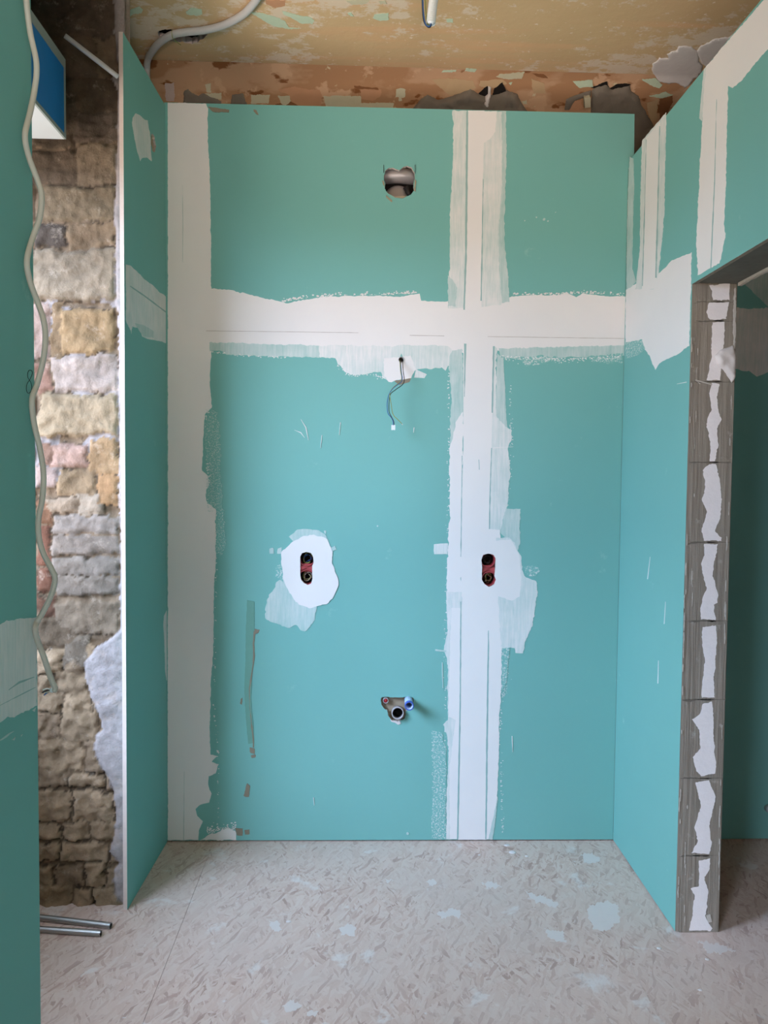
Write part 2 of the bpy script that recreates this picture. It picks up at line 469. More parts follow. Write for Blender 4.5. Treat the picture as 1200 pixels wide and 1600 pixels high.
def m_stone():
    t = NT('rubble_stone', .95, .2)
    a = t.n('ShaderNodeAttribute', attribute_name='tone'); c = a.outputs['Color']
    n1 = t.noise(26, 8, .7)
    c = t.mix(.55, c, t.ramp(n1, [(.3, (.32, .29, .26, 1)), (.5, (.5, .5, .5, 1)), (.72, (.74, .73, .72, 1))]), 'OVERLAY')
    c = t.mix(t.math('MULTIPLY', t.step(t.noise(15, 9, .78), .56, .70), .38), c, srgb(196, 180, 162))
    c = t.mix(t.math('MULTIPLY', t.step(t.noise(55, 6, .7), .62, .72), .5), c, srgb(84, 64, 48))
    t.color(c); t.bump(t.noise(70, 8, .7), .8, .006); return t.m
M['stone'] = m_stone()

# ================================================================ STRUCTURE
# ---- floor: OSB sheets butted together with narrow gaps
fm = MB()
gy = [(-2.0, 2.80)]
gx = [(-1.35, -.4896), (-.4886, .7402), (.7410, 2.5)]
for x0, x1 in gx: fm.box((x0, -2.0, -.022), (x1, 2.80, 0.0))
fm.box((-1.35, -2.0, -.06), (2.5, 2.80, -.0215))
floor = fm.build('floor', M['osb'], kind='structure', label='dusty chipboard floor with faint sheet joints')
# ---- old plaster ceiling with cove, wall strip above the new boards
def hole_loop(px, fn): return [fn(*p)[:2] for p in px]
hpx = jag([(246, 50), (258, 46), (270, 47), (300, 50), (325, 53), (318, 60), (308, 66), (300, 69), (282, 66), (262, 63), (250, 60)], 2.5, 1.3, 3)
hl = [(p[0], p[1]) for p in (onz(x, y, ZC) for x, y in hpx)]
CP = Plane((0, 0, ZC), (0, 0, -1), (1, 0, 0))     # v axis = n x u = (0,-1,0)
def cpl(x, y): return (x, -y)
xs_left = -.80
edgeL = [(xs_left+.014*noise.noise(Vector((0, y*7, 0)))+random.uniform(-.006, .006), y) for y in np.linspace(2.255, 1.2, 70)]
outer = [(xs_left-.02, 2.70), (xs_left-.02, 2.262)]+edgeL+[(-.74, 1.2), (-.74, -2.0), (2.5, -2.0), (2.5, 2.70)]
ceil = slab([cpl(*p) for p in outer], [[cpl(*p) for p in hl]], CP, .02, [M['ceiling'], M['pinkplaster']], 'ceiling', kind='structure', label='old plaster ceiling with peeling ochre distemper')
cm = MB()
xs = np.linspace(xs_left-.02, 2.5, 90); vs = []; fs = []
prof = COVE[1:]
for i, x in enumerate(xs):
    for (y, z) in prof:
        k = .5*noise.noise(Vector((x*6, y*6, z*6)))
        vs.append((x, y+.004*k, z+(.004*k if z < ZC-.001 and z > 0 else 0)))
n = len(prof)
for i in range(len(xs)-1):
    for j in range(n-1): fs.append((i*n+j, i*n+j+1, (i+1)*n+j+1, (i+1)*n+j))
cm.add(vs, fs)
oldwall = cm.build('wall_back_old', M['oldwall'], smooth=True, kind='structure', label='old coved wall strip in peach and brown paint above the new boards')
bm2 = MB(); bm2.box((-1.35, 2.86, -.02), (2.5, 2.95, 3.0)); bm2.box((-1.35, -2.1, ZC+.10), (2.5, 2.95, 3.0))
bm2.build('trim_1', M['dark_timber'], kind='structure', label='dark structure above the ceiling')
# old left wall behind the return board (cavity)
om = MB(); om.box((-1.25, 2.335, 0), (xs_left-.001, 2.86, ZC+.10))
om.build('wall_left_old', M['ceiling'], kind='structure', label='old wall strip behind the left return board')
# left cove between ceiling and cavity wall
lc = MB(); vs = []; fs = []
pl = [(xs_left+.17, ZC-.0008), (xs_left+.11, ZC-.008), (xs_left+.06, ZC-.03), (xs_left+.025, ZC-.07), (xs_left+.006, ZC-.12), (xs_left+.002, ZC-.3)]
ysl = np.linspace(2.262, 2.84, 16)
# ---- back wall board with its holes
def W2(px): return [BW.uv(x, y) for x, y in px]
def circ(cx, cy, r, n=20, a=0): return [(cx+r*math.cos(2*math.pi*i/n+a), cy+r*math.sin(2*math.pi*i/n+a)) for i in range(n)]
duct_h = jag([(600,275),(602,266),(607,263),(613,262),(620,265),(624,266),(629,261),(636,259),(643,262),(648,270),(648,278),(646,286),(647,297),(642,304),(636,307),(615,307),(606,302),(601,294),(602,287),(600,281)], 2, .5, 1)
sockL = jag([(469,870),(472,864),(479,862),(486,864),(490,871),(490,879),(488,884),(488,905),(486,911),(481,914),(475,911),(470,905),(469,898),(469,884)], 2, .35, 2)
sockR = jag([(752,875),(755,867),(763,864.5),(771,867),(774,872),(774,886),(773,900),(775,906),(772,913),(764,917),(757,913),(753,906),(753,888)], 2, .35, 3)
plumb = jag([(595,1091),(597,1089.5),(620,1089),(645,1090),(646.5,1096),(645,1109),(635,1110),(632,1122),(622,1127),(612,1125),(607,1118),(605,1110),(600,1107),(595.5,1101)], 2.5, .7, 4)
wireh = circ(627, 562, 4.5)
HOLES[id(BW)] = [duct_h, sockL, sockR, plumb, wireh]
tl = BW.uv(261, 160); tr = BW.uv(991, 178)
def bwz(px, py): return BW.uv(px, py)
bo = [(-.655, .005), (.9312, .005), (.9312, ZT-.02), (BW.uv(991, 240)[0], ZT-.02), (BW.uv(991.5, 178)[0], BW.uv(991, 178)[1]), (-.655, tl[1])]
wall_back = slab(bo, [W2(duct_h), W2(sockL), W2(sockR), W2(plumb), W2(wireh)], BW, .0115, [M['board'], M['gypsum']], 'wall_back', kind='structure', label='green plasterboard back wall with white filled joints and service openings')
sm = MB(); sm.box((-.80, YB+.055, 0), (1.05, YB+.07, 2.42)); sm.build('trim_2', M['backing'], kind='structure', label='backing behind the plasterboard')
# ---- left return board
def L2(px): return [LR.uv(x, y) for x, y in px]
rl = float(np.linalg.norm(lb-la))
lhole = jag([(236, 211), (238, 209), (242, 214), (243.5, 228), (241.5, 238), (238.5, 236), (236, 224)], 2, .5, 9)
wall_ret = slab([(-.002, .004), (rl, .004), (rl, LR.uv(190, 46)[1]), (-.002, LR.uv(190, 46)[1])], [L2(lhole)], LR, .0118, [M['board'], M['gypsum']], 'wall_left.001', kind='structure', label='green plasterboard return on the left with a cream cut edge')
# ---- near left lining board
wall_left = slab([(.25, 0), (YL, .0), (YL, ZC), (.25, ZC)], [], NL, .0118, [M['board'], M['gypsum']], 'wall_left', kind='structure', label='green plasterboard lining at the left edge of the picture')
# the partition that board lines, and the outer wall with the windows
mm = MB()
XO = -1.20
mm.box((-.58, .25, 0), (XL-.0122, YL-.004, ZC)); mm.box((-1.30, -2.0, 0), (XO, -1.6, ZC+.1)); mm.box((-1.30, -.6, 0), (XO, .80, ZC+.1))
mm.box((-1.30, -1.6, 0), (XO, -.6, .78)); mm.box((-1.30, -1.6, 2.235), (XO, -.6, ZC+.1))
mm.box((-1.30, .80, 0), (XO, 2.30, .78)); mm.box((-1.30, .80, 2.235), (XO, 2.30, ZC+.1))
mm.build('wall_left_outer', M['pinkplaster'], kind='structure', label='old masonry outer wall on the left')
nm = MB(); nm.box((-1.22, -2.0, ZC+.07), (xs_left+.09, 2.30, ZC+.11))
for k in range(20): nm.box((-1.20, 2.09-k*.21, ZC+.0), (xs_left+.0, 2.17-k*.21, ZC+.072))
nm.build('trim_3', M['dark_timber'], kind='structure', label='dark timber boards over the niche')
# ---- stone reveal: real relief, one mesh
YS = 2.290
def rubble():
    B = [  # (x0,x1,y0,y1,colour,bulge)
     (40,190,-60,60,(104,84,70),.010),(60,150,60,120,(112,90,72),.012),(118,188,120,175,(104,80,58),.012),(50,120,120,232,(96,78,60),.010),
     (118,186,175,222,(98,80,66),.014),(50,122,236,290,(112,92,74),.010),(122,184,224,290,(150,128,104),.016),
     (58,184,293,345,(150,128,100),.016),(56,104,350,386,(78,66,60),.010),(106,184,348,388,(158,130,100),.014),
     (50,184,391,470,(172,152,128),.022),(80,97,474,560,(150,120,86),.006),(97,183,484,552,(186,150,106),.018),(50,78,474,560,(190,160,146),.012),
     (80,186,556,612,(196,176,164),.016),(50,76,566,612,(176,130,112),.012),(62,187,616,683,(186,162,130),.026),
     (62,84,690,727,(150,112,94),.012),(84,135,694,727,(196,158,142),.016),(137,187,688,740,(190,152,110),.012),
     (56,92,730,760,(186,160,150),.014),(94,152,731,775,(172,142,108),.012),(154,187,742,790,(196,150,104),.012),
     (70,120,778,800,(182,158,134),.014),(120,160,773,803,(200,180,158),.020),(84,188,805,833,(170,156,146),.014),
     (84,188,836,868,(162,146,134),.016),(82,188,872,897,(166,152,140),.018),(84,186,899,930,(158,142,128),.018),
     (56,82,780,818,(140,92,62),.012),(56,80,820,880,(134,78,56),.010),(56,80,884,925,(128,74,52),.010),(60,82,930,965,(120,72,50),.010),
     (80,186,940,990,(164,140,116),.016),(60,120,968,1010,(128,104,80),.012),(100,142,995,1045,(140,122,104),.012)]
    B2 = []
    y = 1010; rr = random.Random(5)
    while y < 1425:
        h = rr.randint(26, 52); x = 55
        while x < 196:
            w = rr.randint(30, 74); c = rr.choice([(138,112,84),(128,104,78),(146,120,92),(120,96,72),(150,126,98)])
            B2.append((x+2, x+w-2, y+rr.randint(-5, 5), y+h-3, c, rr.uniform(.008, .022))); x += w
        y += h
    B += B2
    arr = np.array([[b[0], b[1], b[2], b[3]] for b in B], float)
    x0, x1 = -1.20, -.668; z0, z1 = 0.0, ZC+.08
    nx = 100; nz = 470; vs = []; cols = []
    lin = [np.array(srgb(*b[4])[:3]) for b in B]
    mort = np.array(srgb(140, 118, 96)[:3]); mort2 = np.array(srgb(118, 96, 74)[:3])
    white = np.array(srgb(190, 178, 174)[:3]); pink = np.array(srgb(196, 180, 172)[:3])
    def plx(py):   # left boundary of the white plaster beside the board
        K = [(-60,178),(60,180),(115,184),(120,172),(140,184),(230,184),(300,181),(345,179),(360,182),(470,181),(490,184),(600,186),(700,187),(790,186),(840,189),(900,187),(985,188),(998,172),(1010,152),(1035,132),(1060,134),(1090,143),(1115,155),(1140,160),(1148,150),(1170,148),(1195,158),(1215,172),(1260,182),(1290,181),(1330,172),(1350,186),(1360,178),(1395,180),(1410,193),(1500,194)]
        for (a, u), (b, w) in zip(K[:-1], K[1:]):
            if a <= py <= b: return u+(w-u)*(py-a)/(b-a)
        return 190
    for j in range(nz+1):
        z = z0+(z1-z0)*j/nz
        for i in range(nx+1):
            x = x0+(x1-x0)*i/nx
            px, py = proj((x, YS, z))
            v = Vector((x*9, z*9, 0)); wx = 8*noise.noise(v*1.2)+5*noise.noise(v*4)+2*noise.noise(v*11); wy = 6*noise.noise(v*1.3+Vector((7, 3, 1)))+4.5*noise.noise(v*4.3+Vector((1, 2, 3)))+2*noise.noise(v*12)
            qx, qy = px+wx, py+wy
            if px < 52: qx = 55+((px-52) % 60 if px > -300 else 0)+wx
            d = np.minimum(np.minimum(qx-arr[:, 0], arr[:, 1]-qx), np.minimum(qy-arr[:, 2], arr[:, 3]-qy))
            k = int(d.argmax()); dd = d[k]
            fr = noise.fractal(Vector((x*30, z*30, .3)), .9, 2.1, 5)
            fr2 = noise.fractal(Vector((x*8, z*8, 2.3)), 1, 2, 3)
            pb = plx(py)+2.5*noise.noise(Vector((0, z*60, 5)))
            if px > pb:
                t = min(1, (px-pb)/4); h = .012*t+.004*fr+.006*(fr2); c = white if fr > -.35 else pink
            elif dd > 0:
                t = min(1, dd/5); h = B[k][5]*.42*(t*(2-t))+.0065*fr+.009*fr2
                if k >= len(B)-len(B2): h += .008*fr2+.004*fr
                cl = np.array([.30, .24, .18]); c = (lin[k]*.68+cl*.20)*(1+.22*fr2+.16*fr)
            else:
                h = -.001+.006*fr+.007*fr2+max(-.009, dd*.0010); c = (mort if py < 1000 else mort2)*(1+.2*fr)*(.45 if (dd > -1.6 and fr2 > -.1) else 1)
                if 440 < py < 760 and fr2 > .25: c = white*.8
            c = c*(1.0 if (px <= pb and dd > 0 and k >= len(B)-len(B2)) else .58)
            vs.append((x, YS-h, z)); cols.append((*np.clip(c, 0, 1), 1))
    fs = [(j*(nx+1)+i, j*(nx+1)+i+1, (j+1)*(nx+1)+i+1, (j+1)*(nx+1)+i) for j in range(nz) for i in range(nx)]
    m = MB(); m.add(vs, fs); m.col = cols
    nb = len(m.v)
    m.add([(x0, YS+.04, z0), (x1, YS+.04, z0), (x1, YS+.04, z1), (x0, YS+.04, z1)], [(3, 2, 1, 0)]); m.col += [(.3, .25, .2, 1)]*4
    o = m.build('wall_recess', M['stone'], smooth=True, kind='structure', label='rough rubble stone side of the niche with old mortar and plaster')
    return o
wall_recess = rubble()
# ---- window of the niche (beyond the left edge) and rear windows
def window(name, x, y0, y1, z0, z1):
    m = MB(); w = .045
    m.box((x-.03, y0, z0), (x+.02, y0+w, z1)); m.box((x-.03, y1-w, z0), (x+.02, y1, z1))
    m.box((x-.03, y0+w, z0), (x+.02, y1-w, z0+w)); m.box((x-.03, y0+w, z1-w), (x+.02, y1-w, z1))
    o = m.build(name, M['whitepvc'], kind='structure', label='white framed window on the left outer wall')
    g = MB(); g.box((x-.006, y0+w, z0+w), (x-.002, y1-w, z1-w)); g.build('pane', glassm, o)
tg = bpy.data.materials.new('window_glass'); tg.use_nodes = True; nt = tg.node_tree
tb = nt.nodes.new('ShaderNodeBsdfTransparent'); gb = nt.nodes.new('ShaderNodeBsdfGlossy'); mx = nt.nodes.new('ShaderNodeMixShader')
gb.inputs['Roughness'].default_value = .02; mx.inputs[0].default_value = .06
nt.links.new(tb.outputs[0], mx.inputs[1]); nt.links.new(gb.outputs[0], mx.inputs[2]); nt.links.new(mx.outputs[0], nt.nodes['Material Output'].inputs[0]); glassm = tg
window('window_1', XO-.04, .80, 2.235, .78, 2.235)
window('window_2', XO-.04, -1.6, -.6, .78, 2.235)
# ---- right partition: block core, concrete lintel, board lining
YD = 0.75
core = MB()
XC = XR+.013; XW = 1.046
def blk(m, y0, y1, z0, z1, bev=.0016):
    # one block with a small chamfer on the jamb side
    m.box((XC, y0+bev, z0), (XW, y1, z1)); m.add([(XC+bev, y0, z0+bev), (XW-bev, y0, z0+bev), (XW-bev, y0, z1-bev), (XC+bev, y0, z1-bev),
        (XC, y0+bev, z0), (XW, y0+bev, z0), (XW, y0+bev, z1), (XC, y0+bev, z1)], [(0, 1, 2, 3), (4, 5, 1, 0), (5, 6, 2, 1), (6, 7, 3, 2), (7, 4, 0, 3)])
jy = [1457, 1337, 1216, 1093, 970, 847, 722, 596, 501, 471]
jz = [JB.hit(1090, y)[2] for y in jy]; jz[0] = 0.0; jz.append(1.832)
for a, b in zip(jz[:-1], jz[1:]): blk(core, YJ, 2.66, a, b)
core.box((XC, YJ, 1.832), (XW, 2.66, ZT-.003)); core.box((XC, -2.0, 0), (XW, YD, ZT-.003))
skew(core)
wall_right = core.build('wall_right', M['adhesive'], kind='structure', label='block partition with doorway on the right')
lm = MB(); lm.box((XC-.0005, YD-.12, 1.832), (XW+.0005, YJ-.0005, ZT-.003)); skew(lm); lintel = lm.build('lintel', M['concrete'], wall_right, label='raw grey concrete lintel over the doorway')
rb = slab([(-2.6606, .004), (-YJ-.001, .004), (-YJ-.001, 1.829), (-YD, 1.829), (-YD, .004), (2.0, .004), (2.0, ZT), (-2.6606, ZT)], [], RW, .0125, [M['board'], M['adhesive']], 'plasterboard', wall_right, label='green plasterboard lining with white joints')
# the room beyond
o2 = MB()
ob = slab([(XW+.014, .004), (2.43, .004), (2.43, ZT), (XW+.014, ZT)], [], OB, .012, [M['board'], M['gypsum']], 'wall_beyond', kind='structure', label='green plasterboard wall of the dim room beyond the doorway')
o3 = MB(); o3.box((2.44, -2.0, 0), (2.5, 2.86, ZC)); o3.box((XW, .40, 0), (2.44, .46, ZC))
o3.build('wall_beyond_side', M['mortar'], kind='structure', label='side walls of the room beyond')
# end wall behind the camera, with a window
em = MB(); em.box((-1.3, -2.1, 0), (-.35, -2.0, ZC+.1)); em.box((.65, -2.1, 0), (2.5, -2.0, ZC+.1)); em.box((-.35, -2.1, 0), (.65, -2.0, .95)); em.box((-.35, -2.1, 2.2), (.65, -2.0, ZC+.1))
em.build('wall_rear', M['plaster'], kind='structure', label='wall behind the camera')

# ================================================================ FILLER AND MARKS
fillm = {}
def P(poly, surf, mat, parent, **k):
    if mat == 'film': return None
    return patch(poly, surf, M[mat], parent, **k)
# back wall
bwp = wall_back
P([(262,161),(322,162),(325,170),(325,230),(328,262),(329,350),(330,440),(330,537),(328,600),(331,637),(320,648),(318,675),(316.5,715),(316,735),(324,742),(326,755),(322,772),(323,784),(333,787),(337.5,797),(338,868),(335,905),(334,960),(333,1025),(330,1050),(329,1100),(327.5,1150),(329,1179),(340,1181),(331,1190),(342,1194),(337,1208),(326,1213),(325,1225),(330,1240),(327,1254),(312,1258),(306,1264),(308,1275),(317,1283),(311,1298),(310,1312),(262,1313)], BW, 'fill', bwp, amp=.7, clip=(262,160,1200,1313.5))
P([(325,450),(360,453),(400,463),(430,470),(450,474),(470,469),(500,464),(560,462),(600,462),(625,464),(655,459),(658,470),(707,471),(790,468),(800,463),(830,461),(870,462),(886,458),(900,464),(910,459),(940,462),(984,464),(984,540),(960,543),(900,544),(860,546),(800,548),(776,547),(740,556),(700,546),(690,552),(640,545),(560,546),(520,548),(450,543),(400,540),(325,538)], BW, 'fill', bwp, amp=1.0, clip=(262,160,984,1313))
P([(327,535),(328,549),(345,549),(358,555),(400,556),(430,558),(450,557),(500,559),(500,540)], BW, 'thin', bwp)
P([(498,540),(500,559),(524,560),(528,568),(540,580),(548,586),(572,585),(596,581),(598,590),(608,596),(622,594),(640,592),(644,582),(652,577),(690,575),(696,579),(703,567),(707,548),(700,540)], BW, 'mid', bwp)
P([(600,560),(640,556),(650,577),(640,592),(622,594),(608,596),(600,588)], BW, 'fill', bwp)
P([(650,577),(667,585),(663,591),(647,590)], BW, 'mid', bwp, amp=.4)
P([(616,595),(642,591),(640,597),(624,602)], BW, 'brown', bwp, name='glue_smear', amp=.4)
P([(624,561),(627,552),(631,562)], BW, 'board', bwp, name='bare_spot', amp=0)
P([(779,544),(782,556),(815,562),(880,559),(940,556),(966,553),(982,558),(982,540)], BW, 'thin', bwp, clip=(262,160,976,1313))
P([(800,558),(815,561),(820,573),(835,570),(850,567),(878,561),(870,556)], BW, 'dry', bwp, amp=1.5)
P([(918,556),(925,565),(950,567),(973,568),(973,552)], BW, 'dry', bwp, amp=1.5, clip=(262,160,975,1313))
# vertical joint, upper part
P([(707,173),(729,173),(728,300),(727,400),(725,482),(700,482),(701,440),(703,410),(703,330),(706,280),(708,250),(708,200)], BW, 'mid', bwp, amp=.8)
P([(754,174),(791,174),(791,260),(788,340),(789,390),(794,430),(796,472),(750,480),(753,300)], BW, 'thin', bwp, amp=.8)
P([(752,174),(784,175),(784,290),(779,360),(780,420),(784,476),(750,480)], BW, 'mid', bwp, amp=.7)
P([(731,173),(757,173),(754,300),(752,482),(725,482),(728,300)], BW, 'fill', bwp, amp=.15)
P([(754,174),(776,174),(774,205),(765,218),(755,224)], BW, 'fill', bwp, amp=.5)
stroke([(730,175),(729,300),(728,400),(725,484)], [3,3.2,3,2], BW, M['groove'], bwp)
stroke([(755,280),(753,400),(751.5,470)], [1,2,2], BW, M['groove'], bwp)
P([(797,370),(803,380),(804,440),(800,468),(794,450)], BW, 'film', bwp)
P([(700,430),(707,436),(714,450),(712,478),(700,478)], BW, 'thin', bwp)
# vertical joint, middle
P([(701,566),(707,548),(722,545),(726,640),(722,690),(704,720),(703,660),(705,620)], BW, 'thin', bwp)
P([(777,552),(786,560),(789,600),(791,650),(793,668),(774,668),(775,600)], BW, 'thin', bwp, amp=.6)
P([(724,640),(721,930),(697,928),(700,860),(703,800),(702,700),(706,688),(712,660)], BW, 'fill', bwp, amp=1.2)
P([(771,540),(776,545),(774,650),(790,666),(800,672),(799,686),(794,700),(797,740),(794,780),(791,800),(787,812),(781,834),(764,860),(764,700)], BW, 'mid', bwp, amp=1.2)
P([(724,530),(772,530),(768,700),(765,880),(763,1020),(762,1150),(759,1312),(716,1312),(718,1150),(720,990),(721,800),(724,700)], BW, 'fill', bwp, amp=.15)
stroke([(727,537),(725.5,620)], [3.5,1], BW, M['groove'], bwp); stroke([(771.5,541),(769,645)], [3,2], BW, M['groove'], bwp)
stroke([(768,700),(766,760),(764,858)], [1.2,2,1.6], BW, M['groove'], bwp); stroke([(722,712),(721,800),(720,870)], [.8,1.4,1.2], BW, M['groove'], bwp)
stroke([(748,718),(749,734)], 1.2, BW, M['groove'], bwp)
# right lump round the socket
P([(758,826),(782,828),(784,1016),(776,1022),(758,1020)], BW, 'fill', bwp, amp=.6)
P([(781,833),(790,795),(813,795),(812,850),(808,863),(795,842)], BW, 'thin', bwp)
P([(775,840),(795,840),(800,843),(808,860),(815,870),(815,890),(822,902),(838,908),(840,925),(836,950),(832,975),(821,1003),(817,1021),(806,1020),(804,1012),(790,1012),(783,1016),(778,930)], BW, 'mid', bwp, amp=1.0)
P([(772,845),(798,843),(812,868),(814,905),(812,932),(800,938),(788,935),(772,930)], BW, 'fill', bwp, amp=.8)
P([(678,850),(700,849),(699,866),(678,866)], BW, 'mid', bwp, amp=.5); P([(681,805),(699,790),(701,850),(681,850)], BW, 'film', bwp)
P([(816,885),(840,884),(844,893),(836,900),(822,898)], BW, 'dry', bwp)
P([(810,800),(814,800),(813,880),(808,862)], BW, 'film', bwp)
# vertical joint, lower part
P([(697,925),(722,925),(718,1150),(716,1311),(697,1311),(698,1250),(700,1200),(701,1170),(697,1145),(692,1132),(700,1125),(699,1075),(700,1040),(694,1015),(699,985)], BW, 'mid', bwp, amp=.9)
P([(700,1120),(712,1125),(706,1170),(702,1200),(703,1311),(716,1311),(719,1100),(719,950),(705,950)], BW, 'fill', bwp, amp=.8)
P([(762,1000),(784,1010),(784,1050),(782,1090),(780,1130),(779,1190),(777,1240),(774,1280),(769,1312),(758,1312)], BW, 'fill', bwp, amp=.9)
P([(772,1270),(777,1245),(774,1282),(770,1311),(763,1311)], BW, 'thin', bwp, amp=.5)
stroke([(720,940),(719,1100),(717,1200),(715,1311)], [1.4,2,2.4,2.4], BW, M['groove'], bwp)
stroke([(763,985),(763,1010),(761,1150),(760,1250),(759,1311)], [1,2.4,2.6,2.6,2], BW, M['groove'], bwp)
P([(675,1142),(690,1145),(697,1170),(697,1311),(674,1310),(677,1210)], BW, 'dry', bwp, amp=1.4)
P([(681,985),(696,985),(696,1014),(682,1014)], BW, 'film', bwp); stroke([(680,1015.5),(697,1017.5)], 2.5, BW, M['thin'], bwp, name='joint_filler')
stroke([(691,1035),(692,1075)], 1.5, BW, M['thin'], bwp, name='joint_filler'); P([(784,1012),(797,1012),(790,1070),(783,1080)], BW, 'dry', bwp)
# tape seam line of the horizontal joint
stroke([(322,517),(450,518.5),(560,520)], .55, BW, M['crack'], bwp, amp=.1); stroke([(640,524),(694,525)], .55, BW, M['crack'], bwp, amp=.1); stroke([(762,526),(975,529)], .55, BW, M['crack'], bwp, amp=.1)
stroke([(285,290),(286,350),(285.5,410)], [.3,1.2,.3], BW, M['crack2'], bwp, amp=.2); stroke([(288,1205),(287,1312)], [.5,1.2], BW, M['crack2'], bwp, amp=.2)
def spatter(path, n, spread, mat, surf=BW, parent=None, r=(.35, 1.3), seed=1, skew=1.0):
    rs = random.Random(seed); m = MB(); L = [np.array(p, float) for p in path]
    for _ in range(n):
        i = rs.randrange(len(L)-1); k = rs.random(); q = L[i]+(L[i+1]-L[i])*k
        d = _n(L[i+1]-L[i]); nn = np.array([-d[1], d[0]]); off = abs(rs.gauss(0, 1))*spread*skew
        q = q+nn*off; a = rs.uniform(*r)*(1-.35*min(1, off/(abs(spread)*2.5))); rot = rs.uniform(0, 3.1)
        pl_ = [(q[0]+a*(1+.5*rs.random())*math.cos(t_+rot), q[1]+a*(.6+.5*rs.random())*math.sin(t_+rot)) for t_ in np.linspace(0, 2*math.pi, 7)[:-1]]
        b = len(m.v); vs = [surf.at(*surf.uv(*p), .0009) for p in pl_]
        f = tuple(range(6))
        if np.cross(vs[1]-vs[0], vs[2]-vs[0]).dot(surf.n) < 0: f = f[::-1]
        m.add(vs, [f])
    o = m.build('filler_spatter', M[mat], parent); o['kind'] = 'stuff'; return o
spatter([(440,472),(470,467),(520,462),(600,461),(650,458)], 170, -2.2, 'fill', BW, bwp, seed=2)
spatter([(800,461),(870,461),(910,458),(975,462)], 120, -1.8, 'fill', BW, bwp, seed=3)
spatter([(330,549),(400,556),(450,558)], 40, 1.6, 'fill', BW, bwp, seed=4)
spatter([(528,570),(548,586),(585,584),(600,590)], 60, 2.0, 'fill', BW, bwp, seed=5)
spatter([(325,800),(323,740),(322,640)], 260, 4.5, 'mid', BW, bwp, seed=6, r=(.3, 1.5))
spatter([(782,556),(880,560),(970,556)], 240, 4.0, 'fill', BW, bwp, seed=7, r=(.3, 1.2))
spatter([(702,560),(702,700),(701,860),(697,1000),(697,1300)], 130, 2.2, 'mid', BW, bwp, seed=8)
spatter([(784,1300),(780,1150),(786,1020),(790,800),(797,700),(795,600)], 200, 2.4, 'mid', BW, bwp, seed=9)
spatter([(785,1090),(790,1015)], 120, 3.5, 'mid', BW, bwp, seed=10, r=(.3,1.0))
spatter([(676,1310),(674,1145)], 220, -8, 'mid', BW, bwp, seed=11, r=(.3,.9), skew=-1)
spatter([(325,1303),(345,1297),(370,1298)], 110, -5, 'fill', BW, bwp, seed=12, r=(.3,1.1))
spatter([(340,1310),(340,1180),(333,1100),(337,900),(338,800)], 90, 1.4, 'fill', BW, bwp, seed=13)
P([(333,745),(345,742),(350,800),(352,850),(345,870),(338,860),(339,795),(325,786),(324,765)], BW, 'dry2', bwp, amp=2)
P([(331,640),(340,645),(345,700),(344,742),(330,742),(320,700),(322,655)], BW, 'dry2', bwp, amp=2)
# socket surround, left
P([(442,903),(432,910),(425,925),(418,935),(414,950),(415,965),(422,972),(432,974),(450,981),(465,977),(470,984),(477,987),(483,978),(492,968),(495,946),(470,942),(450,918)], BW, 'thin', bwp)
P([(451,838),(465,828),(485,826),(498,829),(508,835),(514,848),(500,842),(480,838),(460,848)], BW, 'thin', bwp, amp=.8)
P([(440,880),(431,884),(430,900),(443,910)], BW, 'dry', bwp, amp=.8)
def ring(poly, hole, mat):
    """filler skin around an opening: outline bridged to the opening so the hole stays open"""
    out = jag(poly, 3, 1.0, 6)
    A = [BW.uv(*p) for p in out]; Bh = [BW.uv(*p) for p in hole]
    tri = tessellate_polygon([[Vector((*p, 0)) for p in A], [Vector((*p, 0)) for p in Bh]])
    h = .0030; m = MB(); V = A+Bh
    vs = [BW.at(u, v, h) for u, v in V]; k = len(vs); fs = []
    for t in tri:
        a, b, c = [vs[i] for i in t]
        fs.append(tuple(t) if np.cross(b-a, c-a).dot(BW.n) > 0 else tuple(t[::-1]))
    vb = [BW.at(u, v, 0) for u, v in V]
    n1 = len(A); n2 = len(Bh)
    sk = [(i, (i+1) % n1, (i+1) % n1+k, i+k) for i in range(n1)]+[(n1+i, n1+(i+1) % n2, n1+(i+1) % n2+k, n1+i+k) for i in range(n2)]
    m.add(vs+vb, fs+sk); return m.build('joint_filler', M[mat], bwp)
ring([(487,836),(500,838),(511,843),(519,862),(520,880),(523,893),(529,905),(527,920),(523,930),(510,943),(498,947),(483,950),(470,945),(460,937),(450,920),(442,905),(440,880),(439,862),(445,857),(460,845),(472,838)], sockL, 'fill')
for q in ([(421,858),(427,856),(428,865),(421,865)], [(434,857),(440,855),(439,865),(433,865)], [(516,856),(524,852),(526,859),(518,862)], [(506,829),(510,829),(509,834),(507,833)]): P(q, BW, 'thin', bwp, amp=.5)
